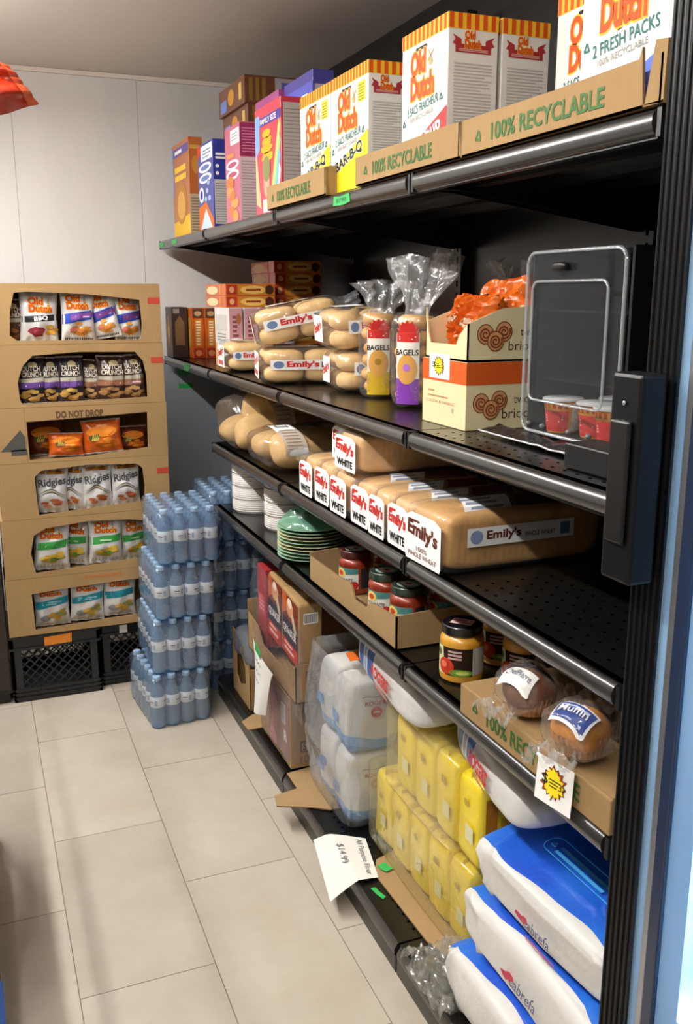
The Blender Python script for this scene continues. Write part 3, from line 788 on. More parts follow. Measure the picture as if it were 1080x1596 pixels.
# ------------------------------------------------------------------ bun packs
def label_strip(p, mp, u0, v0, u1, v1, word='Emily\'s', col=RD, n=8):
    p.rect(mp, u0, v0, u1, v1, WHT, 0.0008, n, 2)
    w, h = u1-u0, v1-v0
    p.text(word, mp, u0+w*0.28, v0+h*0.10, w*0.54, h*0.80, col, 0.045, 0.0016)
    p.disc(mp, u0+w*0.14, v0+h*0.5, w*0.09, h*0.38, ink('6c80a8'), 0.0012)
    p.rect(mp, u0+w*0.86, v0+h*0.2, u0+w*0.96, v0+h*0.8, ink('44506c'), 0.0012)
def hot_dog_pack(label, loc, rz, rot=None, nx=2, ny=3, nz=2, bl=0.115, bw=0.066, bh=0.047, seed=0):
    """film bag of long buns; x along the bag (end label towards -x)"""
    t = thing('bun_pack', label, 'bread', loc, rz, 'bagged buns on the bread shelf', rot)
    L, W, H = nx*bl, ny*bw, nz*bh
    b = MB(); b.sell((0, 0, 0), (bl*0.5, bw*0.53, bh*0.56), 0.75, 0.62, 18, 10, bun_m, 0.004, 14, seed)
    me = b.mesh('bun', True)
    for i in range(nx):
        for j in range(ny):
            for k in range(nz):
                o = bpy.data.objects.new('bun', me); COL.objects.link(o); o.parent = t
                o.location = (-L/2+(i+0.5)*bl, -W/2+(j+0.5)*bw, (k+0.5)*bh+0.002)
                o.rotation_euler = (0, 0, (PI if (i+j+k) % 2 else 0)+0.05*math.sin(i*3+j*7+k*5+seed))
    f = MB()
    f.sell((0, 0, H/2+0.004), (L/2+0.012, W/2+0.008, H/2+0.006), 0.32, 0.32, 40, 24, TIGHT, 0.006, 26, seed)
    # gathered tail at the back end
    def tail(u, v):
        a = 2*PI*u; r = (1-v)*0.035+0.006+0.03*max(0, v-0.45)
        r *= 1+0.35*math.sin(7*a+seed)*v
        return (L/2+0.002+v*0.075, r*math.cos(a)*1.5, H*0.55+r*math.sin(a)+0.02*v)
    f.grid(tail, 36, 8, CLR2, cu=True)
    f.build('bag_film', t, smooth=True)
    p = MB()
    E = flat((-L/2-0.0125, W*0.42, H*0.12), (0, -1, 0), (0, 0, 1))
    p.rect(E, 0, 0, W*0.84, H*0.80, WHT, 0.0012)
    p.text("Emily's", E, W*0.08, H*0.34, W*0.68, H*0.36, RD, 0.03, 0.0020, rot=0.15)
    p.rect(E, W*0.12, H*0.08, W*0.70, H*0.24, ink('c65a5a'), 0.0018)
    label_strip(p, flat((-L*0.42, -W/2-0.0085, H*0.42), (1, 0, 0), (0, 0.0, 1)), 0.0, 0.0, L*0.72, H*0.30)
    p.rect(flat((-L*0.42, -W*0.30, H+0.0105), (0, 1, 0), (-1, 0, 0)), 0, -L*0.3, W*0.55, -L*0.08, WHT, 0.001)
    q = flat((-L*0.42, -W*0.40, H+0.0105), (1, 0, 0), (0, 1, 0))
    p.rect(q, 0.02, 0.0, L*0.60, W*0.24, WHT, 0.001); p.text("Emily's", q, 0.05, W*0.04, L*0.34, W*0.16, RD, 0.02, 0.0018)
    p.build('paper_label', t)
    return settle(t, Z2 if not rot else 0.0) if not rot else t
hot_dog_pack('low pack of hot dog buns in front of the pink snack boxes', (0.905, 3.17, Z2), -0.10, nx=1, ny=3, nz=2, bl=0.17, bw=0.06, bh=0.046, seed=1)
hot_dog_pack('pack of hot dog buns lying under a tilted one', (0.935, 2.70, Z2), -0.22, nx=2, ny=3, bl=0.122, bh=0.047, bw=0.068, seed=2)
hot_dog_pack('tilted pack of hot dog buns on top of another pack', (0.935, 2.71, Z2+0.134), -0.26, rot=(0.0, -0.20, -0.26), nx=2, ny=3, bl=0.122, bh=0.049, bw=0.068, seed=3)

def burger_pack(label, loc, rz, seed, rot=None):
    t = thing('bun_pack', label, 'bread', loc, rz, 'bagged buns on the bread shelf', rot)
    b = MB(); b.sell((0, 0, 0), (0.044, 0.044, 0.026), 0.8, 1.0, 20, 10, bun_m, 0.002, 14, seed)
    me = b.mesh('bun', True)
    for i in (-1, 1):
        for j in (-1, 1):
            for k in range(2):
                o = bpy.data.objects.new('bun', me); COL.objects.link(o); o.parent = t
                o.location = (i*0.042, j*0.045, 0.028+k*0.05)
    f = MB(); f.sell((0, 0, 0.054), (0.094, 0.098, 0.056), 0.4, 0.45, 36, 22, CLR, 0.008, 24, seed); f.build('bag_film', t, smooth=True)
    p = MB(); E = flat((-0.0955, 0.06, 0.02), (0, -1, 0), (0, 0, 1))
    p.rect(E, 0.0, 0, 0.075, 0.07, WHT, 0.0015); p.text("Emily's", E, 0.006, 0.02, 0.062, 0.032, RD, 0.03, 0.0025, rot=0.3)
    q = flat((-0.05, -0.0995, 0.045), (1, 0, 0), (0, 0, 1)); p.rect(q, 0, 0, 0.12, 0.035, WHT, 0.0012, 1, 1)
    p.disc(q, 0.018, 0.017, 0.012, 0.013, ink('6c80a8'), 0.0018); p.text("Emily's", q, 0.036, 0.006, 0.07, 0.024, RD, 0.02, 0.002)
    p.rect(flat((-0.02, 0, 0.1115), (0, 1, 0), (-1, 0, 0)), -0.03, -0.04, 0.03, 0.04, WHT, 0.001)
    p.build('paper_label', t)
    return settle(t, loc[2])
burger_pack('bag of burger buns under another bag beside the bagels', (1.005, 2.385, Z2), -0.12, 4)
burger_pack('bag of burger buns lying on top of its twin beside the bagels', (0.99, 2.40, Z2+0.113), -0.06, 5, rot=(0.04, -0.06, -0.06))

def ruffle(f, c, h, r0, r1, seed, lean=(0, 0), nf=9, mat=None):
    """bunched, flaring bag top"""
    def fn(u, v):
        a = 2*PI*u
        r = r0*(1-v)**2 + 0.012*(1-(2*v-1)**2) + r1*max(0, v-0.15)
        k = 1 + (0.15+0.45*v)*noise.noise(Vector((math.cos(a)*2.2, math.sin(a)*2.2, v*2+seed)))*1.6 + 0.30*v*math.sin(nf*a+seed)
        z = h*v*(1+0.25*noise.noise(Vector((math.cos(a)*1.5+seed, math.sin(a)*1.5, 7.0))))
        return (c[0]+r*k*math.cos(a)*1.0+lean[0]*v, c[1]+r*k*math.sin(a)*0.55+lean[1]*v, c[2]+z)
    f.grid(fn, 64, 12, mat or CLR2, cu=True)

def bagel_bag(label, loc, rz, n, seed, bottom, tophr):
    t = thing('bagel_bag', label, 'bread', loc, rz, 'bagged bagels on the bread shelf')
    R = 0.047; hh = 0.034
    b = MB()
    def tor(u, v):
        a, c = 2*PI*u, 2*PI*v
        rr = 0.029 + 0.019*math.cos(c)
        return (rr*math.cos(a), rr*math.sin(a), 0.0165*math.sin(c))
    b.grid(tor, 26, 12, bagel_m, cu=True, cv=True)
    me = b.mesh('bagel', True)
    for k in range(n):
        o = bpy.data.objects.new('bagel', me); COL.objects.link(o); o.parent = t
        o.location = (0.004*math.sin(k*2.1+seed), 0.004*math.cos(k*1.3), 0.020+k*hh); o.rotation_euler = (0.05*math.sin(k), 0.06*math.cos(k*2), k)
    H = n*hh+0.006
    f = MB(); f.sell((0, 0, H/2), (0.054, 0.053, H/2+0.004), 0.3, 0.6, 36, 28, CLR, 0.005, 30, seed)
    ruffle(f, (0, 0, H-0.004), tophr, 0.03, 0.085, seed, (0.01, 0.02))
    f.build('bag_film', t, smooth=True)
    p = MB(); mp0 = lambda u, v, off=0.0: Vector(((0.0555+off)*math.cos(-PI/2+u/0.0555), (0.0545+off)*math.sin(-PI/2+u/0.0555), v))
    c1, c2 = bottom
    p.rect(mp0, -0.026, H*0.02, 0.034, H*0.30, ink(c1), 0.001, 10, 3)
    p.rect(mp0, -0.026, H*0.30, 0.034, H*0.80, ink('e9e4da'), 0.001, 10, 3)
    p.disc(mp0, 0.004, H*0.40, 0.026, 0.034, ink('cf9a4e'), 0.0016, 22, 4); p.disc(mp0, 0.004, H*0.42, 0.009, 0.009, ink(c2), 0.0022, 12)
    p.text('BAGELS', mp0, -0.026, H*0.555, 0.058, H*0.065, BLK, 0.02, 0.0018)
    p.patch(mp0, [(-0.024, H*0.70), (0.032, H*0.70), (0.032, H*0.80), (-0.024, H*0.80)], 8, 2, RD, 0.0016)
    lines(p, mp0, -0.016, H*0.725, 0.026, H*0.775, 2, ink('f0cfc8'), 3, 0.5, 0.0024)
    for k in range(7):                                             # red maple-leaf burst above the name
        a = PI*(0.12+0.76*k/6); p.poly([(0.004-0.02*math.sin(a)*0-0.018, H*0.80), (0.004+0.022, H*0.80), (0.004+math.cos(a)*0.034, H*0.80+math.sin(a)*0.028)], mp0, RD, 0.0017)
    lines(p, mp0, -0.022, H*0.06, 0.028, H*0.24, 4, ink(c2), 6, 0.35, 0.0018)
    p.build('paper_label', t)
    return settle(t, Z2)
bagel_bag('bag of bagels with a yellow label bottom', (0.988, 2.222, Z2), -0.60, 6, 2.0, ('c9a52a', 'a07a2c'), 0.085)
bagel_bag('bag of bagels with a purple label bottom beside the brioche cartons', (0.975, 1.985, Z2), -0.95, 6, 5.0, ('7a3aa0', 'b070c8'), 0.135)
# third, at the back behind the brioche
bagel_bag('bag of bagels at the back behind the orange brioche wrappers', (1.18, 1.86, Z2), -0.4, 6, 9.0, ('c9a52a', 'a07a2c'), 0.12)

# ------------------------------------------------------------------ brioche cartons
cream = M('cream_carton', 'e6d6a8', 0.42, var=0.02, vscale=9)
orange_c = ink('cf5a22')
BX, BY0, BY1, BD = 0.884, 1.580, 1.767, 0.215
def rolls(p, S, cu, cv, r):
    for k, (du, dv) in enumerate(((-0.9, 0.25), (0.95, 0.45), (0.1, -0.35))):
        u, v = cu+du*r, cv+dv*r
        p.disc(S, u, v, r*0.85, r*0.9, ink('7a3f26'), 0.0006+k*0.0004, 18); p.disc(S, u, v, r*0.76, r*0.8, ink('cf9a66'), 0.0008+k*0.0004, 18)
        pts = []
        for q in range(22):
            a = q*0.62; rr = r*0.12+r*0.026*q; pts.append((u+rr*math.cos(a), v+rr*math.sin(a)))
        for a, b in zip(pts[:-1], pts[1:]):
            d = (b[0]-a[0], b[1]-a[1]); l = math.hypot(*d) or 1; nn = (-d[1]/l*r*0.08, d[0]/l*r*0.08)
            p.poly([(a[0]-nn[0], a[1]-nn[1]), (b[0]-nn[0], b[1]-nn[1]), (b[0]+nn[0], b[1]+nn[1]), (a[0]+nn[0], a[1]+nn[1])], S, ink('8a4527'), 0.0010+k*0.0004)
o, F, S, Tp, wB = carton('brioche_carton', 'cream carton with an orange band under an open carton of wrapped brioche', 'food carton', BX, BY0, BY1, Z2, BD, 0.133, cream, 'stacked brioche cartons')
p = MB(); hB = 0.133
p.rect(F, 0, hB-0.044, wB, hB-0.0005, orange_c, 0.0006); p.rect(S, 0, hB-0.044, BD, hB-0.0005, orange_c, 0.0006)
lines(p, F, wB*0.15, hB*0.50, wB*0.35, hB*0.53, 1, ink('c08a5a'), 1, 0.8); lines(p, F, wB*0.15, hB*0.42, wB*0.62, hB*0.47, 1, ink('b98f62'), 2, 0.5)
p.text('COCOA & VANILLE', F, wB*0.1, hB*0.33, wB*0.66, hB*0.045, ink('b98f62'), 0.0, 0.0008)
p.disc(F, wB*0.72, hB*0.26, wB*0.025, hB*0.04, ink('b9b39a'), 0.0008)
rolls(p, S, BD*0.25, hB*0.36, 0.022)
p.text('two-bite', S, BD*0.50, hB*0.38, BD*0.36, hB*0.13, ink('4a3524'), 0.0, 0.0008); p.text('brioche', S, BD*0.38, hB*0.16, BD*0.42, hB*0.15, ink('4a3524'), 0.0, 0.0008)
p.build('print', o)
t = thing('brioche_carton', 'open cream display carton holding orange-wrapped brioche', 'food carton', (BX+BD/2, (BY0+BY1)/2-0.006, Z2+0.1345), group='stacked brioche cartons')
hh = 0.10; W = BY1-BY0-0.01; d = BD
b = MB(); b.box((-d/2, -W/2, 0), (d/2, W/2, 0.003), cream); b.build('carton_bottom', t)
F2 = flat((-d/2, W/2, 0), (0, -1, 0), (0, 0, 1)); S2 = flat((-d/2, -W/2, 0), (1, 0, 0), (0, 0, 1)); S3 = flat((-d/2, W/2-0.003, 0), (1, 0, 0), (0, 0, 1))
b = MB(); b.plate([(0, 0), (W, 0), (W, 0.072), (W*0.80, 0.048), (W*0.74, 0.030), (W*0.12, 0.030), (W*0.07, 0.048), (0, hh)], [], 0.003, F2, cream); b.build('front_panel', t)
for mp in (S2, S3):
    b = MB(); b.plate([(0, 0), (d, 0), (d, hh+0.01), (d*0.35, hh), (0, 0.072)], [], 0.003, mp, cream); b.build('side_panel', t)
b = MB(); b.box((d/2-0.003, -W/2, 0), (d/2, W/2, hh+0.01), cream); b.build('back_panel', t)
p = MB(); rolls(p, S2, d*0.27, 0.046, 0.022)
p.text('two-bite', S2, d*0.54, 0.048, d*0.32, 0.016, ink('4a3524'), 0.0, 0.0008); p.text('brioche', S2, d*0.42, 0.020, d*0.40, 0.018, ink('4a3524'), 0.0, 0.0008); p.build('print', t)
wrap_o = M('orange_foil_wrapper', 'd8661c', 0.25, var=0.12, vscale=9, bump=0.5, bscale=16, coat=0.3)
def wrapper(label, loc, w, h, t_, rot, seed):
    """pillow pack of crinkled foil, folds running to a pinched top seal"""
    t = thing('brioche_pack', label, 'bread', loc, rot=rot, group='orange wrapped brioche packs')
    def S(u, v, sgn):
        tp = max(0.0, 1-abs(2*u-1)**2.4)**0.5*max(0.0, math.sin(PI*min(1, max(0, v*0.93+0.03))))**0.55
        f = 1-abs(noise.noise(Vector((u*6+seed, v*2.2, seed)))); g = 1-abs(noise.noise(Vector((u*4, v*7+seed, 3+seed)))); c = noise.noise(Vector((u*13, v*9, seed)))
        k = 0.016*(f**3-0.4)+0.012*(g**3-0.4)+0.004*c
        pin = 0.018*max(0, v-0.7)*math.sin(u*22+seed)
        return ((u-0.5)*w*(1-0.10*max(0, v-0.75)*4*0.4)+0.004*c, sgn*t_*0.5*tp+k*(0.4+tp)*sgn+pin, v*h+0.010*noise.noise(Vector((u*3, seed, v))))
    b = MB(); b.grid(lambda u, v: S(u, v, -1), 44, 40, wrap_o); b.grid(lambda u, v: S(1-u, v, 1), 44, 40, wrap_o); b.build('foil_wrapper', t, smooth=32)
    p = MB(); mp = lambda u, v, off=0.0: Vector(S(u, v, -1))+Vector((0, -off, 0)); p.disc(mp, 0.45, 0.55, 0.13, 0.11, ink('e8dcc0'), 0.003, 14, 3); p.disc(mp, 0.45, 0.55, 0.08, 0.05, ink('b0703a'), 0.0042, 12, 2); p.build('logo_print', t)
    return t
ZB = Z2+0.1385
wrapper('orange brioche pack slumped at the open front of the carton', (0.955, 1.716, ZB+0.004), 0.085, 0.118, 0.060, (-0.12, 0.0, -PI/2+0.25), 1.0)
wrapper('orange brioche pack bulging over the low side of the carton', (0.955, 1.633, ZB+0.008), 0.090, 0.110, 0.062, (-0.05, 0.10, -PI/2-0.25), 4.3)
wrapper('orange brioche pack behind, standing tallest in the carton', (1.040, 1.672, ZB+0.004), 0.165, 0.150, 0.075, (0.05, -0.05, -PI/2), 7.6)
# price sticker on the carton band
def burst(p, mp, cu, cv, r, seed):
    def star(rr, n, dep, sd):
        rd = random.Random(sd); pts = []
        for k in range(2*n):
            a = PI*k/n; q = rr*(1 if k % 2 == 0 else dep)*(0.88+0.24*rd.random()); pts.append((cu+q*math.cos(a)*1.15, cv+q*math.sin(a)))
        return pts
    rd = random.Random(seed)
    for pts, mt, of in ((star(r*1.12, 15, 0.74, seed), ink('2a2018'), 0.0008), (star(r*1.05, 15, 0.76, seed), ink('a8401c'), 0.0012), (star(r*0.93, 15, 0.78, seed+1), ink('f2dd2a'), 0.0016)):
        vs = [mp(cu, cv, of)] + [mp(u, v, of) for u, v in pts]; n = len(pts)
        p.add(vs, [(0, 1+k, 1+(k+1) % n) for k in range(n)], mt)
def sticker(name, label, mpo, w, h, seed, text3=None):
    b = MB(); b.plate([(0, 0), (w, 0), (w, h), (0, h)], [], 0.0006, mpo, WHT)
    o = b.build(name); tag(o, label, 'price tag')
    p = MB(); burst(p, mpo, w*0.5, h*0.52, h*0.36, seed)
    p.text('$', mpo, w*0.20, h*0.42, w*0.16, h*0.26, BLK, 0.01, 0.0022)
    if text3: p.text(text3, mpo, w*0.66, h*0.44, w*0.16, h*0.16, BLK, 0.0, 0.0022)
    for k in range(3): p.rect(mpo, w*0.40, h*(0.44+0.07*k), w*(0.62+0.03*k), h*(0.465+0.07*k), BLK, 0.0022)
    p.build('print', o)
    return o
sticker('price_sticker', 'white price sticker with a yellow burst on the brioche carton', flat((BX-0.0012, 1.735, Z2+0.094), (0, -1, 0), (0, 0, 1)), 0.088, 0.05, 3)

# ------------------------------------------------------------------ clear display case with cups
acr = film('clear_acrylic', tint='f4f6f8', haze=0.012, gloss=0.015, rough=0.04, bump=0, edge=0.5)
smoke = film('smoky_acrylic', tint='4a4c50', haze=0.02, gloss=0.02, rough=0.05, bump=0)
acr_edge = film('acrylic_edge', tint='e8ecf0', body='f4f6f8', haze=0.26, gloss=0.20, rough=0.06, bump=0)
CX0, CX1, CY0, CY1, CZ0, CZ1 = 0.94, 1.20, 1.190, 1.468, Z2+0.016, Z2+0.335
t = thing('display_case', 'clear acrylic countertop display case with a black back', 'display case', ((CX0+CX1)/2, (CY0+CY1)/2, Z2))
ox, oy = (CX0+CX1)/2, (CY0+CY1)/2
R = lambda x, y, z: (x-ox, y-oy, z-Z2)
b = MB(); b.box(R(CX0+0.03, CY0, Z2+0.0005), R(CX1, CY1-0.003, CZ0), black); b.box(R(CX0+0.012, CY0, Z2+0.012), R(CX0+0.03, CY1-0.003, CZ0), black); b.build('plinth', t, bevel=0.003)
b = MB(); b.box(R(CX1-0.006, CY0, CZ0), R(CX1, CY1, CZ1), black); b.build('back_panel', t)
b = MB(); b.box(R(CX0+0.012, CY0, CZ0), R(CX1, CY0+0.006, CZ1), black); b.build('near_panel', t)
b = MB(); b.box(R(CX0+0.012, CY1-0.004, CZ0), R(CX1, CY1, CZ1), smoke); b.build('far_panel', t)
b = MB(); b.box(R(CX0+0.012, CY0, CZ1-0.004), R(CX1, CY1, CZ1), acr); b.build('top_panel', t)
b = MB(); b.box(R(CX0+0.03, CY0+0.008, CZ0+0.215), R(CX1-0.01, CY1-0.006, CZ0+0.218), acr); b.build('inner_shelf', t)
b = MB(); b.box(R(CX0+0.03, CY0+0.008, CZ0+0.095), R(CX1-0.01, CY1-0.006, CZ0+0.098), acr); b.build('inner_shelf', t)
def rrect(u0, v0, u1, v1, r, n=6):
    pts = []
    for cx, cy, a0 in ((u1-r, v0+r, -PI/2), (u1-r, v1-r, 0), (u0+r, v1-r, PI/2), (u0+r, v0+r, PI)):
        for k in range(n+1): a = a0+PI/2*k/n; pts.append((cx+r*math.cos(a), cy+r*math.sin(a)))
    return pts
wD, hD = CY1-CY0, CZ1-CZ0
D = flat(R(CX0, CY1, CZ0), (0, -1, 0), (0, 0, 1))
b = MB(); b.plate(rrect(0, 0, wD, hD, 0.022), [], 0.004, D, acr); door = b.build('door', t)
b = MB(); b.tube([D(u, v, 0.001) for u, v in rrect(0.003, 0.003, wD-0.003, hD-0.003, 0.022)], 0.0032, 8, acr_edge, closed=True)
b.build('door_rim', door, smooth=True)
b = MB(); b.tube([D(u, v, 0.002) for u, v in rrect(0.022, 0.060, wD-0.042, hD-0.052, 0.016)], 0.0026, 8, acr_edge, closed=True); b.build('raised_panel', door, smooth=True)
b = MB(); b.sell(D(wD*0.40, hD-0.028, 0.008), (0.008, 0.020, 0.007), 0.6, 0.6, 16, 10, black); b.build('handle', door, smooth=True)
b = MB()
for u in (0.03, 0.075, 0.155, 0.21): 
    b.sell(D(u, 0.016, 0.004), (0.006, 0.005, 0.005), 1, 1, 12, 8, ink('6d6e70', 0.25)); b.build('hinge_pin', door, smooth=True); b = MB()
# black plinth block under the near corner
b = MB(); b.box((0.838, 1.075, Z2+0.0005), (0.905, 1.185, Z2+0.040), black); o = b.build('charger_block', bevel=0.003); tag(o, 'small black block in front of the near corner of the display case', 'block')
foil_m = M('silver_black_foil', '3a3a3c', 0.2, metal=0.6, bump=0.6, bscale=30)
def foil(u, v):
    y = 1.545-u*0.345; x = 0.888+v*0.072+0.008*(1-u)
    return (x, y, Z2+0.004+0.010*(1+noise.noise(Vector((u*9, v*4, 1))))*(0.25+0.75*math.sin(PI*min(1, max(0, v)))))
b = MB(); b.grid(foil, 30, 12, foil_m)
rim = ink('c9cacb', 0.3); b.tube([Vector(foil(k/30, 0))+Vector((-0.001, 0, 0.001)) for k in range(31)], 0.0018, 6, rim)
o = b.build('foil_bag', smooth=True); tag(o, 'flat black foil bag lying on the shelf before the display case', 'bag')
cup_y = M('cup_yellow', 'd9992a', 0.35); cup_lid = M('cup_lid', 'd8d4cc', 0.3)
def noodle(label, x, y, z, a0):
    t = thing('noodle_cup', label, 'cup', (x, y, z), group='instant noodle cups in the display case')
    b = MB(); b.lathe([(0.0, 0.0), (0.027, 0.0), (0.028, 0.002), (0.035, 0.058), (0.036, 0.060)], 28, cup_y); b.build('cup', t, smooth=40)
    b = MB(); b.lathe([(0.0375, 0.057), (0.0375, 0.0605), (0.035, 0.0625), (0.0, 0.0625)], 28, cup_lid); b.build('lid', t, smooth=40)
    p = MB(); mp = lambda u, v, off=0.0: Vector(((0.0282+0.007*v/0.058+off)*math.cos(a0+u/0.033), (0.0282+0.007*v/0.058+off)*math.sin(a0+u/0.033), v))
    p.rect(mp, -0.028, 0.003, 0.026, 0.040, ink('c8322a'), 0.0006, 8, 2)
    lines(p, mp, -0.020, 0.020, 0.016, 0.034, 3, ink('f0d8cc'), 3, 0.6, 0.0012); lines(p, mp, -0.020, 0.006, 0.018, 0.014, 2, ink('e39a80'), 5, 0.4, 0.0012)
    for k in range(5): p.rect(mp, -0.026+k*0.011, 0.044, -0.020+k*0.011, 0.054, ink('a8441f'), 0.0006)
    p.rect(mp, 0.032, 0.004, 0.070, 0.054, ink('d9d4cc'), 0.0006, 6, 2); lines(p, mp, 0.036, 0.008, 0.066, 0.050, 8, GREY, 3, 0.3, 0.0011)
    p.build('print', t)
for lb, x, y, z, a in (('noodle cup alone at the far side of the display case', 0.996, 1.418, CZ0+0.0005, PI+0.5), ('noodle cup in the middle of the display case', 1.010, 1.335, CZ0+0.0005, PI+0.45),
                    ('noodle cup at the near front corner of the display case', 0.992, 1.262, CZ0+0.0005, PI+0.45), ('noodle cup behind the others at the back of the display case', 1.085, 1.372, CZ0+0.0005, PI+0.45)):
    noodle(lb, x, y, z, a)
# ================================================================== THIRD SHELF: loaves
Z3 = 0.9785
crust = M('loaf_crust', 'cc9c5e', 0.5, var=0.18, vscale=22, bump=0.08, bscale=60, slices=22)
crust_w = M('white_loaf_crust', 'dcb078', 0.5, var=0.18, vscale=20, bump=0.08, bscale=60, slices=22)
crumb_side = M('loaf_side', 'b5854e', 0.6, var=0.12, vscale=18, bump=0.06, bscale=60)
def loaf(label, x0, y0, y1, z0, L, h, kind, rz=0.0, seed=0, name='bread_loaf'):
    """sliced loaf in a bag, its end cap to the aisle"""
    w = y1-y0
    t = thing(name, label, 'bread', (x0, (y0+y1)/2, z0), rz, 'bagged bread loaves on the bread shelf')
    cr = crust if kind == 'wheat' else crust_w
    def post(p):
        z = p[2]; k = z/(h/2)
        f = 1.0 + (0.07 if k > 0.25 else 0.0)*min(1, (k-0.25)*3) - 0.03*(k < -0.3)
        return (p[0], p[1]*f, p[2])
    b = MB(); b.sell((L/2+0.006, 0, h/2), (L/2-0.006, w*0.47, h/2-0.003), 0.30, 0.16, 60, 34, cr, 0.003, 18, seed, post=post)
    b.build('loaf', t, smooth=True)
    # slices read as shallow ridges along the sides
    f = MB(); f.sell((L/2, 0, h/2), (L/2+0.002, w/2-0.001, h/2), 0.20, 0.12, 48, 26, TIGHT, 0.004, 30, seed, post=post)
    ruffle(f, (0, 0, 0), 0.08, 0.03, 0.03, seed)
    n = len(f.v); k0 = n - 64*13
    for i in range(k0, n):                       # lay the gathered end behind the loaf
        x, y, z = f.v[i]; f.v[i] = (L-0.004+z, y*0.7, h*0.45+x)
    f.build('bag_film', t, smooth=True)
    p = MB()
    E = flat((-0.0032, w*0.47, h*0.045), (0, -1, 0), (0, 0, 1))
    W = w*0.94; H = h*0.80
    p.plate([(0.004, 0), (W-0.004, 0), (W, 0.008), (W, H*0.90), (W*0.82, H), (W*0.18, H*1.0), (0, H*0.9), (0, 0.006)], [], 0.0006, E, WHT)
    if kind == 'wheat':
        bw = ink('5b2b22')
        p.text("Emily's", E, W*0.08, H*0.42, W*0.84, H*0.40, bw, 0.04, 0.0010, rot=-0.08); p.rect(E, W*0.12, H*0.82, W*0.42, H*0.865, bw, 0.0010)
        p.text('100%', E, W*0.34, H*0.24, W*0.30, H*0.10, bw, 0.0, 0.0010); p.text('WHOLE WHEAT', E, W*0.08, H*0.10, W*0.82, H*0.10, bw, 0.004, 0.0010)
    else:
        p.text("Emily's", E, W*0.07, H*0.44, W*0.86, H*0.38, RD, 0.045, 0.0010, rot=-0.08); p.rect(E, W*0.10, H*0.83, W*0.42, H*0.89, RD, 0.0010)
        p.text('WHITE', E, W*0.12, H*0.10, W*0.76, H*0.22, BLK, 0.035, 0.0010)
    # wrap-around label over the top
    q = lambda u, v, off=0.0: Vector((0.055+u, w*0.5*math.sin(v)*0.98, h*0.5+(h*0.5+0.003+off)*(abs(math.cos(v))**0.4)))
    p.patch(q, [(0, -0.9), (L*0.28, -0.9), (L*0.42, 0.75), (L*0.12, 0.75)], 4, 12, WHT, 0.0015)
    dk = ink('6a3a34') if kind == 'wheat' else ink('7a3434')
    for k in range(4): p.patch(q, [(L*0.05, -0.75+k*0.33), (L*0.24, -0.75+k*0.33), (L*0.26, -0.58+k*0.33), (L*0.07, -0.58+k*0.33)], 3, 3, ink('8f97a8'), 0.0022)
    p.patch(q, [(L*0.32, -0.9), (L*0.66, -0.9), (L*0.72, 0.75), (L*0.44, 0.75)], 4, 12, dk, 0.0012)
    if kind == 'wheat':
        S = flat((0.05, -w/2-0.0026, h*0.44), (1, 0, 0), (0, 0, 1))
        p.rect(S, 0.0, 0, L*0.66, h*0.30, WHT, 0.0010, 1, 1)
        p.disc(S, 0.020, h*0.15, 0.014, h*0.11, ink('8497bd'), 0.0016); p.text("Emily's", S, 0.042, h*0.06, L*0.21, h*0.19, bw, 0.035, 0.0016)
        p.text('WHOLE WHEAT', S, 0.047+L*0.22, h*0.08, L*0.19, h*0.08, bw, 0.01, 0.0016); p.rect(S, L*0.57, h*0.05, L*0.63, h*0.25, ink('6a7a9a'), 0.0016)
    p.build('paper_label', t)
    return settle(t, z0)
LO = [(2.195, 2.298), (2.085, 2.190), (1.960, 2.072), (1.838, 1.945), (1.742, 1.832), (1.636, 1.738)]
names = ['farthest bagged white loaf of the bottom row, beside the crusty rolls', 'second bagged white loaf from the far end of the bottom row',
         'third bagged white loaf from the far end, under the stacked loaf', 'fourth bagged white loaf from the far end of the bottom row',
         'fifth bagged white loaf from the far end, its label partly covered', 'bagged white loaf of the bottom row next to the whole wheat one']
for k, ((a, b), nm) in enumerate(zip(LO, names)):
    loaf(nm, 0.790+0.004*(k % 2), a, b, Z3, 0.30, 0.112, 'white', 0.0, k*1.3)
loaf('bagged white loaf stacked on the row, fully showing its red name', 0.795, 1.915, 2.050, Z3+0.1135, 0.30, 0.100, 'white', 0.0, 8.0)
loaf('bagged white loaf stacked on the row, half hidden behind another', 0.835, 2.060, 2.170, Z3+0.1135, 0.30, 0.100, 'white', 0.0, 9.5)
loaf('large bagged whole wheat loaf with brown lettering at the end of the row', 0.786, 1.478, 1.630, Z3, 0.37, 0.122, 'wheat', 0.03, 11.0)

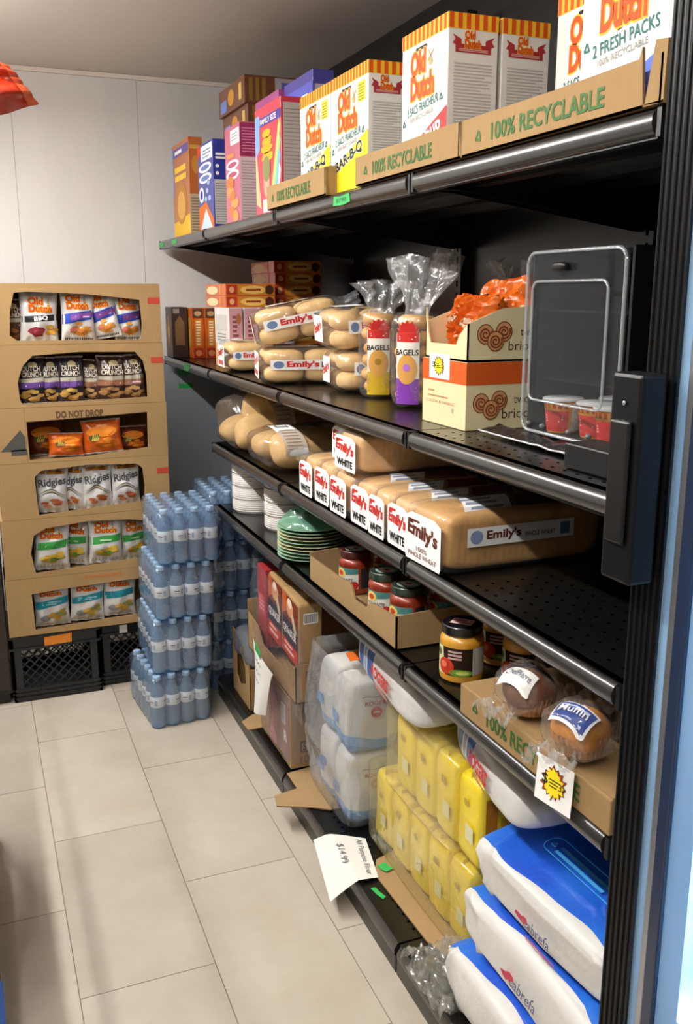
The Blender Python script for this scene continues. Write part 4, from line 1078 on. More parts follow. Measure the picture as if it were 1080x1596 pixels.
# crusty rolls in brown-tinted bags
roll_m = M('crusty_roll', 'ead19a', 0.5, var=0.2, vscale=11, bump=0.12, bscale=40, sss=0.1)
tint_f = film('brownish_bag_film', tint='f0e6dc', body='d8ccc2', haze=0.06, gloss=0.09, bump=1.0, bscale=20)
def roll_bag(label, loc, rz, n, seed, lx, roll=1.0):
    t = thing('bread_bag', label, 'bread', loc, rz, 'bags of crusty rolls')
    b = MB(); b.sell((0, 0, 0), (0.155, 0.062, 0.052), 0.85, 0.52, 40, 22, roll_m, 0.009, 14, seed)
    me = b.mesh('bread_roll', True)
    pos = {2: [(0.155, 0.050, 0.054), (0.180, -0.060, 0.054)], 3: [(0.150, 0.055, 0.054), (0.172, -0.055, 0.054), (0.215, 0.0, 0.135)]}[n]
    for k, q in enumerate(pos):
        o = bpy.data.objects.new('bread_roll', me); COL.objects.link(o); o.parent = t; o.location = q; o.rotation_euler = (k*0.8, 0, 0.03*k)
    H = 0.178 if n == 3 else 0.110
    f = MB()
    f.sell((0.190, 0, H/2), (0.202, 0.124, H/2+0.006), 0.50, 0.40, 40, 24, tint_f, 0.014, 18, seed)
    f.build('bag_film', t, smooth=True)
    p = MB()
    rz_ = H/2+0.010
    q = lambda u, v, off=0.0: Vector((lx+u+0.02*math.sin(v), -(0.124+off)*math.sin(v), H/2+(rz_+off)*math.cos(v)))
    p.patch(q, [(0, 0.05), (0.07, 0.05), (0.075, 1.75), (0.005, 1.75)], 3, 16, WHT, 0.001)
    p.patch(q, [(0.015, 0.12), (0.055, 0.12), (0.055, 0.3), (0.015, 0.3)], 2, 3, ink('4f4f55'), 0.002)
    p.patch(q, [(0.020, 0.15), (0.050, 0.15), (0.050, 0.27), (0.020, 0.27)], 2, 3, WHT, 0.0026)
    for k in range(7): p.patch(q, [(0.012, 0.5+k*0.15), (0.06, 0.5+k*0.15), (0.06, 0.54+k*0.15), (0.012, 0.54+k*0.15)], 2, 1, ink('b4b2b4'), 0.002)
    p.build('paper_label', t)
    settle(t, Z3)
roll_bag('bag of crusty rolls, its round bread ends sticking over the shelf end', (0.778, 3.04, Z3), 0.02, 3, 3.0, 0.115)
roll_bag('bag of crusty rolls with a big white label next to the white loaves', (0.785, 2.685, Z3), -0.02, 2, 6.0, 0.03)

# ================================================================== FOURTH SHELF
Z4 = 0.7475
paper_w = M('white_foam_ware', 'dedad3', 0.5, var=0.02, vscale=20)
def bowl_stack(label, x, y, r, packs, seed):
    t = thing('foam_plate_stack', label, 'plates', (x, y, Z4), group='stacks of white foam plates')
    z = 0.0
    for k, hgt in enumerate(packs):
        b = MB(); b.lathe([(0, z), (r*0.93, z), (r*0.98, z+0.006), (r, z+hgt*0.5), (r*1.0, z+hgt-0.006), (r*0.985, z+hgt-0.001), (0, z+hgt-0.001)], 40, paper_w)
        b.build('plate_pack', t, smooth=40)
        g = MB()
        for q in range(int(hgt/0.007)): g.lathe([(r+0.0004, z+0.008+q*0.007), (r+0.0012, z+0.0095+q*0.007), (r+0.0004, z+0.011+q*0.007)], 40, WHT)
        o = g.build('plate_rim', t, smooth=True); o['kind'] = 'stuff'
        p = MB(); mp = lambda u, v, off=0.0: Vector(((r+off)*math.cos(PI+u/r), (r+off)*math.sin(PI+u/r), v))
        lines(p, mp, -0.03, z+hgt*0.3, 0.05, z+hgt*0.6, 3, ink('c9b4b0'), seed+k, 0.35, 0.002); p.build('print', t)
        z += hgt+0.002
bowl_stack('white foam plate stack at the very end of the dish shelf', 0.905, 3.125, 0.082, [0.042, 0.045, 0.042, 0.04], 1)
bowl_stack('white foam plate stack next to the green plates', 0.935, 2.835, 0.082, [0.042, 0.045, 0.045, 0.04], 7)
green_m = M('pale_green_plate', 'a9d0b2', 0.35, var=0.04, vscale=20); cream_p = M('pale_cream_plate', 'd8dcb4', 0.35)
t = thing('plastic_plate_stack', 'stack of pale green plastic plates loosely wrapped in clear film', 'plates', (0.885, 2.475, Z4))
for k in range(10):
    z = 0.0+k*0.0098; R_ = 0.102
    b = MB(); b.lathe([(0, z+0.002), (R_*0.62, z+0.002), (R_*0.68, z+0.003), (R_*0.9, z+0.009), (R_, z+0.0115), (R_, z+0.0135), (R_*0.9, z+0.0115), (R_*0.66, z+0.0055), (0, z+0.0045)], 48, cream_p if k in (3, 4, 6, 7) else green_m)
    b.build('plate', t, smooth=40)
gf = film('green_tinted_film', tint='cfe8dc', body='9fd0bc', haze=0.3, gloss=0.1, bump=0.9, bscale=22)
b = MB()
def crump(u, v):
    a = 2*PI*u; r = 0.098*(1-v)**0.8
    n = noise.noise(Vector((math.cos(a)*2, math.sin(a)*2, v*4)))
    return (r*math.cos(a)*(1+0.1*n)-0.01*v, r*math.sin(a)*(1+0.1*n), 0.104+0.045*(v**0.7)*(1+0.5*n))
b.grid(crump, 40, 14, gf, cu=True); b.build('film_wrap', t, smooth=25)

# salsa tray and jars
TX0, TX1, TY0, TY1 = 0.800, 1.10, 1.705, 2.258
t = thing('cardboard_tray', 'plain cardboard tray holding salsa jars', 'tray', ((TX0+TX1)/2, (TY0+TY1)/2, Z4))
dx, wy = TX1-TX0, TY1-TY0
F = flat((-dx/2, wy/2, 0), (0, -1, 0), (0, 0, 1)); S = flat((-dx/2, -wy/2, 0), (1, 0, 0), (0, 0, 1)); S3 = flat((-dx/2, wy/2-0.004, 0), (1, 0, 0), (0, 0, 1))
b = MB(); b.box((-dx/2, -wy/2, 0), (dx/2, wy/2, 0.004), card_in); b.build('tray_bottom', t)
b = MB(); b.plate([(0, 0), (wy, 0), (wy, 0.078), (wy*0.82, 0.070), (wy*0.745, 0.066), (wy*0.70, 0.046), (wy*0.58, 0.044), (wy*0.545, 0.070), (wy*0.52, 0.078), (wy*0.46, 0.072), (0, 0.068)], [], 0.004, F, card_lt, card_in); b.build('front_panel', t)
for mp in (S, S3):
    b = MB(); b.plate([(0, 0), (dx, 0), (dx, 0.085), (dx*0.3, 0.082), (0, 0.078)], [], 0.004, mp, card_lt, card_in); b.build('side_panel', t)
b = MB(); b.box((dx/2-0.004, -wy/2, 0), (dx/2, wy/2, 0.085), card_in); b.build('back_panel', t)
glass_c = film('jar_glass', tint='f2f4f0', haze=0.02, gloss=0.05, rough=0.03, bump=0)
salsa_m = M('salsa', '8f2f14', 0.4, var=0.3, vscale=60, coat=0.8); queso_m = M('queso', 'd79a2e', 0.4, var=0.04, vscale=20, coat=0.9)
lid_r = M('lid_dark_red', '4a1c18', 0.3, coat=0.4); lid_k = M('lid_black', '141216', 0.3, coat=0.3); lid_g = M('lid_dark_green', '2c3a30', 0.3, coat=0.4)
def jar(label, x, y, z0, r, h, kind, a0, lid, group):
    t = thing('salsa_jar' if kind == 'salsa' else 'queso_jar', label, 'jar', (x, y, z0), group=group)
    fm = salsa_m if kind == 'salsa' else queso_m
    prof = [(0, 0.0), (r*0.86, 0.0), (r*0.97, h*0.03), (r, h*0.08), (r*0.985, h*0.14), (r*0.985, h*0.66), (r, h*0.70), (r*0.95, h*0.77), (r*0.80, h*0.82), (r*0.80, h*0.86)]
    b = MB(); b.lathe(prof, 40, fm); b.build('jar_body', t, smooth=35)
    b = MB(); b.lathe([(0.80*r, h*0.84), (0.90*r, h*0.84), (0.91*r, h*0.86), (0.91*r, h*0.985), (0.88*r, h), (0, h)], 40, lid); lo = b.build('lid', t, smooth=35)
    p = MB(); tp = flat((0, 0, h), (math.cos(a0+PI/2), math.sin(a0+PI/2), 0), (-math.cos(a0), -math.sin(a0), 0))
    if kind == 'salsa':
        p.disc(tp, 0, 0, r*0.62, r*0.62, ink('8fa394'), 0.0005, 24); p.disc(tp, 0, 0, r*0.45, r*0.3, ink('d9d4cc'), 0.0009, 10, 1, 0.2, 2); p.disc(tp, 0, 0, r*0.2, r*0.16, ink('b0453a'), 0.0013)
    else:
        p.rect(tp, -r*0.5, -r*0.35, r*0.5, r*0.35, ink('e2b8b4'), 0.0005)
        p.disc(tp, -r*0.1, r*0.1, r*0.34, r*0.12, ink('b05a5a'), 0.0009, 10, 1, 0.3, 3); p.disc(tp, r*0.15, -r*0.15, r*0.3, r*0.1, ink('c87070'), 0.0009, 10, 1, 0.3, 5)
    p.build('lid_print', lo)
    R_ = r*0.985
    p = MB(); mp = lambda u, v, off=0.0: Vector(((R_+0.0006+off)*math.cos(a0+u/R_), (R_+0.0006+off)*math.sin(a0+u/R_), v))
    if kind == 'salsa':
        p.rect(mp, -0.038, h*0.15, 0.034, h*0.62, ink('e9e6da'), 0.0, 14, 2)
        p.patch(mp, [(-0.038, h*0.44), (0.034, h*0.50), (0.034, h*0.62), (-0.038, h*0.62)], 12, 2, ink('4f8a86'), 0.0004)
        p.disc(mp, -0.016, h*0.50, 0.016, h*0.11, ink('e8cf6a'), 0.0008, 14, 2); p.disc(mp, -0.016, h*0.50, 0.009, h*0.06, ink('c84a30'), 0.0012)
        p.text('PIQUANTE', mp, -0.030, h*0.30, 0.050, h*0.09, ink('27303c'), 0.015, 0.0010); p.text('SALSA', mp, -0.014, h*0.20, 0.030, h*0.06, ink('27303c'), 0.0, 0.0010)
        p.disc(mp, 0.024, h*0.24, 0.010, h*0.09, ink('b93028'), 0.0010, 14, 2)
        p.rect(mp, 0.040, h*0.15, 0.066, h*0.62, ink('2b2b2b'), 0.0, 6, 2); p.rect(mp, 0.066, h*0.16, 0.092, h*0.60, ink('cfcdc8'), 0.0, 6, 2)
        lines(p, mp, 0.069, h*0.18, 0.090, h*0.58, 10, GREY, 4, 0.35, 0.0006)
    else:
        p.rect(mp, -0.050, h*0.14, 0.036, h*0.64, ink('2a1a14'), 0.0, 14, 2)
        p.patch(mp, [(-0.050, h*0.14), (-0.022, h*0.14), (-0.028, h*0.64), (-0.050, h*0.64)], 6, 3, ink('d9dca8'), 0.0004)
        p.disc(mp, -0.040, h*0.52, 0.008, h*0.07, ink('5f6a44'), 0.0008)
        p.disc(mp, -0.020, h*0.30, 0.019, h*0.15, ink('c23a28'), 0.0008, 16, 3); p.disc(mp, -0.024, h*0.33, 0.008, h*0.06, ink('e07a58'), 0.0014)
        p.disc(mp, 0.012, h*0.205, 0.024, h*0.065, ink('6f9a34'), 0.0010, 16, 2); p.disc(mp, 0.016, h*0.21, 0.013, h*0.035, ink('c8d06a'), 0.0016)
        for k in range(3): p.rect(mp, -0.014, h*(0.44+0.06*k), 0.014, h*(0.475+0.06*k), ink('c9a8a0'), 0.0008, 4, 1)
        p.rect(mp, 0.036, h*0.16, 0.070, h*0.64, ink('b9b9b4'), 0.0004, 6, 2); lines(p, mp, 0.039, h*0.19, 0.067, h*0.62, 12, ink('84847f'), 4, 0.35, 0.001)
    p.build('paper_label', t)
    return t
LA = PI+0.55
for lb, x, y, a, ld in (('salsa jar in the tray corner next to the green plates', 0.875, 2.115, LA, lid_r), ('salsa jar in the middle of the tray front, dark green lid', 0.870, 1.912, LA+0.05, lid_g),
                    ('salsa jar at the near front of the cardboard tray', 0.872, 1.795, LA, lid_g), ('salsa jar in the second row behind the near front one', 0.972, 1.795, LA, lid_k),
                    ('salsa jar in the second row of the tray, between two others', 0.972, 1.900, LA, lid_r), ('salsa jar in the second row at the far side of the tray', 0.972, 2.115, LA, lid_r)):
    jar(lb, x, y, Z4+0.0045, 0.043, 0.112, 'salsa', a, ld, 'salsa jars in the cardboard tray')
for lb, x, y, a in (('front queso jar standing alone by the shelf edge', 0.865, 1.532, PI+0.75), ('queso jar standing behind the muffin carton', 0.968, 1.462, PI+0.62), ('queso jar in the back row, mostly hidden by the front one', 0.985, 1.575, PI+0.75)):
    jar(lb, x, y, Z4+0.0005, 0.0445, 0.116, 'queso', a, lid_k, 'queso jars')

# muffin carton, muffins, tag
MX0, MX1, MY0, MY1, MH = 0.783, 1.12, 0.950, 1.388, 0.058
b = MB(); b.box((-(MX1-MX0)/2, -(MY1-MY0)/2, 0), ((MX1-MX0)/2, (MY1-MY0)/2, MH), card)
o = b.build('cardboard_box', bevel=0.003); o.location = ((MX0+MX1)/2, (MY0+MY1)/2, Z4+0.0005)
tag(o, 'flat recyclable-printed cardboard box with wrapped muffins on top', 'box')
wm = MY1-MY0; F = flat((-(MX1-MX0)/2, wm/2, 0), (0, -1, 0), (0, 0, 1))
p = MB(); recycle(p, F, wm*0.13, MH*0.55, MH*0.23, GR); p.text('100% RECYCLABLE', F, wm*0.22, MH*0.26, wm*0.62, MH*0.5, GR, 0.02, 0.0009); p.build('print', o)
p = MB(); Tm = flat((-(MX1-MX0)/2, wm/2, MH), (0, -1, 0), (1, 0, 0)); p.rect(Tm, wm*0.80, 0.0, wm*0.803, 0.30, ink('7d6040'), 0.0004)
p.plate([(wm*0.80, 0.004), (wm*0.998, 0.004), (wm*0.998, 0.30), (wm*0.80, 0.30)], [], 0.002, flat((-(MX1-MX0)/2, wm/2, MH+0.002), (0, -1, 0), (1, 0, 0)), card); p.build('box_flap', o)
muf_b = M('brown_muffin', '6e3f22', 0.5, var=0.2, vscale=30, bump=0.15, bscale=60); muf_y = M('golden_muffin', 'c07a22', 0.5, var=0.22, vscale=30, bump=0.15, bscale=60)
cup_m = M('muffin_paper_cup', '94683c', 0.6, var=0.1, vscale=30)
MUFF = film('muffin_film', haze=0.05, gloss=0.10, rough=0.1, bump=1.0, bscale=26)
def muffin(label, x, y, z, top, rz, seed, lab, r=0.046):
    t = thing('wrapped_muffin', label, 'muffin', (x, y, z), rz, 'wrapped muffins on the cardboard box')
    b = MB()
    def cup(u, v):
        a = 2*PI*u; rr = r*(0.74+0.22*v)*(1+0.035*math.cos(28*a)*(0.3+0.7*v)); return (rr*math.cos(a), rr*math.sin(a), 0.002+v*0.034)
    b.grid(cup, 168, 3, cup_m, cu=True); b.lathe([(0, 0.002), (r*0.72, 0.002)], 28, cup_m); b.build('paper_cup', t, smooth=50)
    b = MB(); b.sell((0, 0, 0.036), (r*0.99, r*0.96, 0.034), 0.95, 1.0, 30, 16, top, 0.006, 24, seed)
    b.build('muffin_top', t, smooth=True)
    f = MB()
    f.sell((0, 0, 0.040), (r*1.22, r*1.10, 0.038), 0.7, 0.8, 44, 26, MUFF, 0.016, 34, seed)
    for sgn in (-1, 1):
        def wing(u, v):
            return (sgn*(r*1.12+v*0.036), (u-0.5)*r*1.9*(0.7+0.4*v)+0.004*math.sin(30*v), 0.014+0.012*noise.noise(Vector((u*6+seed, v*4, sgn)))*2+0.012*math.sin(u*16+seed)*v)
        f.grid(wing, 26, 8, CLR2)
    f.build('wrapper_film', t, smooth=24)
    p = MB(); mp = lambda u, v, off=0.0: Vector((u, v, 0.036+(0.036+off)*math.sqrt(max(0.05, 1-(u/(r*1.25))**2-(v/(r*1.2))**2))))
    if lab == 'white':
        p.patch(mp, [(-0.050, 0.030), (-0.044, -0.040), (-0.008, -0.030), (-0.014, 0.040)], 8, 8, WHT, 0.004)
        p.text('ChefPierre', mp, -0.054, -0.008, 0.054, 0.012, ink('23305a'), 0.01, 0.007, rot=-PI/2+0.1)
        p.patch(mp, [(0.022, 0.045), (0.028, -0.045), (0.032, -0.045), (0.026, 0.045)], 3, 10, WHT, 0.004)
    elif lab == 'blue':
        p.patch(mp, [(-0.042, 0.030), (-0.050, -0.034), (-0.006, -0.038), (0.0, 0.034)], 8, 8, WHT, 0.004)
        p.patch(mp, [(-0.038, 0.027), (-0.046, -0.031), (-0.010, -0.035), (-0.004, 0.031)], 8, 8, ink('24408e'), 0.005)
        p.text('Muffin', mp, -0.048, -0.009, 0.050, 0.014, WHT, 0.01, 0.008, rot=-PI/2+0.05)
        for k in range(2): p.patch(mp, [(-0.016+0.004*k-0.024*k, 0.024), (-0.019-0.024*k, -0.026), (-0.015-0.024*k, -0.026), (-0.012-0.024*k, 0.024)], 2, 6, ink('b8c6e8'), 0.007)
    else:
        p.patch(mp, [(-0.03, 0.02), (-0.03, -0.02), (0.01, -0.02), (0.01, 0.02)], 4, 4, ink('3a3a48'), 0.004)
    p.build('paper_label', t)
    settle(t, z)
MZ = Z4+MH+0.003
muffin('wrapped brown muffin with a white label near the far end of the box', 0.822, 1.222, MZ, muf_b, 0.15, 1.0, 'white')
muffin('wrapped golden muffin with a blue label above the price tag', 0.808, 1.062, MZ, muf_y, 0.35, 2.0, 'blue')
muffin('wrapped dark muffin behind the white-labelled one', 0.985, 1.200, MZ, muf_b, 0.6, 3.0, 'dark')
muffin('wrapped dark muffin at the back beside the post', 0.975, 1.035, MZ, muf_b, -0.3, 4.0, 'dark')
sticker('price_tag', 'white price tag with a yellow burst hanging before the muffin box', flat((0.7655, 1.112, Z4-0.018), (0.02, -1, 0.12), (0.15, 0.12, 1)), 0.092, 0.070, 11, '3-')
# ================================================================== BASE DECK
ZD = 0.0755
WRAPF = film('pallet_wrap_film', tint='f3f1f3', body='d8d4d8', haze=0.12, gloss=0.05, bump=0.6, bscale=14)
# cardboard sheets under the goods
def sheet(label, pts, z, th=0.004):
    b = MB(); b.plate(pts, [], th, lambda u, v, o=0.0: Vector((u, v, z+th+o)), card_lt, card_in)
    o = b.build('cardboard_sheet'); tag(o, label, 'cardboard', 'loose cardboard sheets on the base deck'); return o
sheet('cardboard sheet jutting over the deck edge under the flour pack bag', [(0.700, 2.275), (0.712, 2.330), (0.785, 2.345), (0.785, 2.44), (1.0, 2.47), (1.0, 2.20), (0.835, 2.20), (0.79, 2.232)], ZD+0.0015)
sheet('cardboard sheet lying under the yellow packs', [(0.842, 1.61), (0.832, 1.88), (0.86, 1.935), (1.12, 2.03), (1.12, 1.50), (0.880, 1.50)], ZD+0.0005)
sheet('small cardboard flap poking out under the oat cases', [(0.755, 2.765), (0.752, 2.83), (0.80, 2.87), (0.98, 2.87), (0.98, 2.765)], ZD+0.0005)

# far small carton with a die-cut window
t = thing('snack_case', 'small brown carton with a cut-out window at the far end of the base deck', 'carton', (0.885, 3.02, ZD+0.0005))
b = MB(); F = flat((-0.08, 0.11, 0), (0, -1, 0), (0, 0, 1))
b.plate([(0, 0), (0.22, 0), (0.22, 0.13), (0.20, 0.22), (0.0, 0.24)], [[(0.05, 0.07), (0.09, 0.05), (0.17, 0.08), (0.17, 0.14), (0.12, 0.18), (0.05, 0.17)]], 0.004, F, card, card_in)
b.box((-0.078, -0.11, 0), (0.08, -0.106, 0.15), card); b.box((-0.078, 0.106, 0), (0.08, 0.11, 0.22), card); b.box((0.076, -0.11, 0), (0.08, 0.11, 0.22), card); b.box((-0.076, -0.108, 0), (0.078, 0.108, 0.003), card)
b.build('carton_shell', t)
b = MB(); b.sell((0.0, 0.0, 0.10), (0.055, 0.075, 0.065), 0.5, 0.6, 20, 14, M('caramel_pack', 'b5713a', 0.3, var=0.2, vscale=20), 0.004, 20, 2); b.build('inner_pack', t, smooth=True)
b = MB(); b.sell((0.0, -0.01, 0.20), (0.086, 0.118, 0.062), 0.6, 0.4, 30, 18, film('grey_wrap', tint='b8bcc4', body='8e939c', haze=0.5, gloss=0.08, bump=0.6), 0.01, 16, 2); b.build('film_wrap', t, smooth=True); settle(t, ZD)

# oat cases: lower carton, open upper carton, oat packs
def case_print(p, S, d, h):
    p.rect(S, d*0.12, h*0.50, d*0.46, h*0.86, ink('5a4048'), 0.0006); p.rect(S, d*0.135, h*0.54, d*0.445, h*0.82, ink('a88a68'), 0.0010)
    p.text('55577', S, d*0.15, h*0.56, d*0.28, h*0.24, ink('5a4048'), 0.02, 0.0014); p.text('168', S, d*0.62, h*0.56, d*0.22, h*0.28, ink('6b5348'), 0.0, 0.0008)
    p.text('10 x 2', S, d*0.12, h*0.14, d*0.30, h*0.24, ink('6b5348'), 0.0, 0.0008)
o, F, S, Tp, w = carton('oat_case', 'closed cardboard oat case wrapped in film at the bottom of the pile', 'carton', 0.800, 2.445, 2.755, ZD+0.0062, 0.26, 0.232, card, 'stacked oat cases')
p = MB(); case_print(p, flat((-0.13, -0.155, 0), (1, 0, 0), (0, 0, 1)), 0.26, 0.10)
p.patch(F, [(w*0.30, 0.02), (w*0.98, 0.02), (w*0.98, 0.20), (w*0.30, 0.215)], 1, 1, ink('8e5a58'), 0.0006); p.disc(F, w*0.5, 0.13, 0.035, 0.06, ink('b5787a'), 0.001, 12, 1, 0.2, 3)
p.text('R', F, w*0.80, 0.07, 0.03, 0.035, WHT, 0.03, 0.0012); barcode(p, F, w*0.72, 0.125, 0.04, 0.065, 4, 0.0012, True)
p.poly([(w*0.3, 0.01), (w*0.6, 0.01), (w*0.4, 0.11)], F, ink('c4787c'), 0.0009); p.build('print', o)
f = MB(); f.sell((0, 0, 0.116), (0.137, 0.162, 0.121), 0.18, 0.18, 48, 30, WRAPF, 0.006, 16, 5); f.build('film_wrap', o, smooth=True); settle(o, ZD+0.0046)
ZU = ZD+0.2485
t = thing('oat_case', 'open-topped cardboard oat case holding upright oat packs', 'carton', (0.935, 2.642, ZU), group='stacked oat cases')
wU, dU, hU = 0.50, 0.27, 0.115
F = flat((-dU/2, wU/2, 0), (0, -1, 0), (0, 0, 1)); S = flat((-dU/2, -wU/2, 0), (1, 0, 0), (0, 0, 1)); S3 = flat((-dU/2, wU/2-0.004, 0), (1, 0, 0), (0, 0, 1))
b = MB(); b.box((-dU/2, -wU/2, 0), (dU/2, wU/2, 0.004), card_in); b.build('case_bottom', t)
b = MB(); b.plate([(0, 0), (wU, 0), (wU, hU), (wU*0.80, hU*0.85), (wU*0.72, hU*0.60), (wU*0.34, hU*0.60), (wU*0.24, hU*1.0), (0, hU*1.1)], [], 0.004, F, card, card_in); b.build('front_panel', t)
for mp, hx in ((S, hU*1.05), (S3, hU*1.5)):
    b = MB(); b.plate([(0, 0), (dU, 0), (dU, hx), (0, hx)], [], 0.004, mp, card, card_in); b.build('side_panel', t)
b = MB(); b.box((dU/2-0.004, -wU/2, 0), (dU/2, wU/2, hU*1.2), card_in); b.build('back_panel', t)
p = MB(); case_print(p, S, dU, hU); p.build('print', t)
kraft = M('kraft_paper_pack', 'a98658', 0.6, var=0.05, vscale=10, bump=0.1, bscale=30)
def oat(label, x, y, z, rot):
    w, d, h = 0.150, 0.075, 0.215
    t = thing('oat_pack', label, 'food pack', (x, y, z), rot=rot, group='upright oat packs')
    b = MB(); b.sell((0, 0, h/2), (d/2, w/2, h/2), 0.14, 0.14, 28, 16, kraft, 0.001, 20, 1); b.build('paper_pack', t, smooth=True)
    p = MB(); F = flat((-d/2-0.001, w/2, 0), (0, -1, 0), (0, 0, 1))
    p.rect(F, 0.008, 0.008, w-0.008, h*0.27, ink('c9352a'), 0.0006); p.rect(F, 0.008, h*0.27, w-0.008, h*0.60, ink('26283c'), 0.0006)
    p.rect(F, 0.008, h*0.60, w-0.008, h-0.008, ink('7d3324'), 0.0006)
    p.text('QUAKER', F, w*0.10, h*0.36, w*0.80, h*0.14, WHT, 0.03, 0.0012); lines(p, F, w*0.16, h*0.20, w*0.84, h*0.25, 1, ink('f0c8bc'), 1, 0.8, 0.001); lines(p, F, w*0.16, h*0.11, w*0.88, h*0.17, 1, ink('f0c8bc'), 3, 0.8, 0.001)
    p.disc(F, w*0.52, h*0.80, w*0.20, h*0.14, ink('d9a070'), 0.0010, 14, 1, 0.1, 2); p.disc(F, w*0.52, h*0.88, w*0.13, h*0.07, ink('e8d8c8'), 0.0014, 12)
    p.poly([(w*0.60, h*0.70), (w*0.86, h*0.46), (w*0.92, h*0.56), (w*0.72, h*0.78)], F, ink('d8c9a2'), 0.0016)
    p.poly([(0.010, h*0.62), (w*0.34, h*0.72), (w*0.30, h*0.96), (0.010, h*0.96)], F, ink('c9622f'), 0.0009)
    p.build('print', t)
    p = MB(); S = flat((-d/2, -w/2-0.001, 0), (1, 0, 0), (0, 0, 1)); barcode(p, S, d*0.2, h*0.70, d*0.6, h*0.16, 2); p.build('side_print', t)
    return t
oat('oat pack leaning out of the open case, its navy and red front in full view', 0.852, 2.478, ZU+0.105, (0.10, -0.03, 0.0))
oat('oat pack behind the leaning one, half its navy front visible', 0.858, 2.650, ZU+0.100, (0.05, 0.0, 0.0))
redp = M('red_pack', 'b33a3c', 0.35, coat=0.3)
o, F, S, Tp, w = carton('red_pack', 'red wrapped pack standing at the far end of the open oat case', 'food pack', 0.822, 2.745, 2.840, ZU+0.045, 0.05, 0.265, redp)
p = MB(); p.rect(F, w*0.15, 0.11, w*0.85, 0.17, ink('c9606a'), 0.0006); lines(p, F, w*0.2, 0.12, w*0.8, 0.16, 3, ink('e0a0a4'), 2, 0.3, 0.001); p.build('print', o)
f = MB()
def drape(u, v):
    y = 2.78-u*0.50; z = 0.69-0.38*v-0.10*u*(1-v)
    n = noise.noise(Vector((u*4, v*5, 2.0)))
    return (0.786-0.012*n-0.006*v, y+0.02*noise.noise(Vector((v*4, u*2, 9))), z)
f.grid(drape, 30, 24, film('hanging_film', tint='f4f2f4', body='d8d4d8', haze=0.05, gloss=0.06, rough=0.12, bump=1.0, bscale=12, edge=0.3))
o = f.build('plastic_film', smooth=True); tag(o, 'sheet of clear film hanging over the oat packs', 'plastic wrap')

# curled price paper with green tape before the oat cases
paper_m = M('white_paper', 'e9e8e4', 0.6, var=0.01, vscale=20)
hand = ink('77777a')
t = thing('price_paper', 'curled white paper with green tape hanging before the oat cases', 'paper sign', (0.775, 2.57, 0.23))
b = MB()
def curl(u, v):
    yl, yr = 0.100-0.060*(1-v), -0.11+0.085*(1-v)**0.7
    y = yl+(yr-yl)*u; z = 0.0+0.215*v-0.045*u*v
    return (-0.022-0.028*math.sin(PI*u)*(0.3+0.7*(1-v)), y, z)
b.grid(curl, 14, 14, paper_m); b.build('sheet', t, smooth=True)
p = MB(); mp = lambda u, v, off=0.0: Vector(curl(u, v))+Vector((-off, 0, 0))
for k, (a, c, hh_) in enumerate(((0.25, 0.84, 0.09), (0.3, 0.70, 0.06), (0.28, 0.56, 0.07))):
    rd = random.Random(k); pts = [(a+0.028*q, c+hh_*(rd.random()-0.5)) for q in range(14)]
    for q in range(13): p.patch(mp, [pts[q], pts[q+1], (pts[q+1][0], pts[q+1][1]+0.012), (pts[q][0], pts[q][1]+0.012)], 1, 1, hand, 0.001)
p.build('handwriting', t)
b = MB(); q = flat((-0.033, 0.040, 0.196), (0, -1, -0.25), (-0.1, -0.25, 1)); b.plate([(0, 0), (0.055, 0), (0.06, 0.03), (0.005, 0.034)], [], 0.0008, q, tape_m); b.build('green_tape', t)

# flour packs in a clear bag
flour_w = M('flour_paper_white', 'dedcd6', 0.5, var=0.02, vscale=12, bump=0.35, bscale=18)
blue_l = ink('5e9ad8')
def band_mat(m0, name, axis, bands, wave=0.0, seed=0.0):
    """a paper or film with printed bands across it: bands = (from, to, colour) along one local axis"""
    m = m0.copy(); m.name = name; nt = m.node_tree; N = nt.nodes; K = nt.links; b = N['Principled BSDF']
    cur = b.inputs['Base Color'].links[0].from_socket
    tc = N.new('ShaderNodeTexCoord'); sp = N.new('ShaderNodeSeparateXYZ'); K.new(tc.outputs['Object'], sp.inputs[0])
    def mt_(op, a, c):
        n = N.new('ShaderNodeMath'); n.operation = op
        for i, x in enumerate((a, c)):
            if isinstance(x, (int, float)): n.inputs[i].default_value = x
            else: K.new(x, n.inputs[i])
        return n.outputs[0]
    co = sp.outputs[axis]
    if wave: co = mt_('ADD', co, mt_('MULTIPLY', mt_('SINE', mt_('ADD', mt_('MULTIPLY', sp.outputs[0], 32.0), seed), 0.0), wave))
    for lo, hi, c in bands:
        k = mt_('MULTIPLY', mt_('GREATER_THAN', co, lo), mt_('LESS_THAN', co, hi))
        mx = N.new('ShaderNodeMix'); mx.data_type = 'RGBA'; K.new(k, mx.inputs[0]); K.new(cur, mx.inputs[6]); mx.inputs[7].default_value = lin(c); cur = mx.outputs[2]
    K.new(cur, b.inputs['Base Color'])
    return m
def flour_mat(h, seed): return band_mat(flour_w, 'flour_paper_print', 2, [(h*0.10, h*0.24, '6ba6e0'), (-1, h*0.10, '2f78cc')], 0.008, seed)
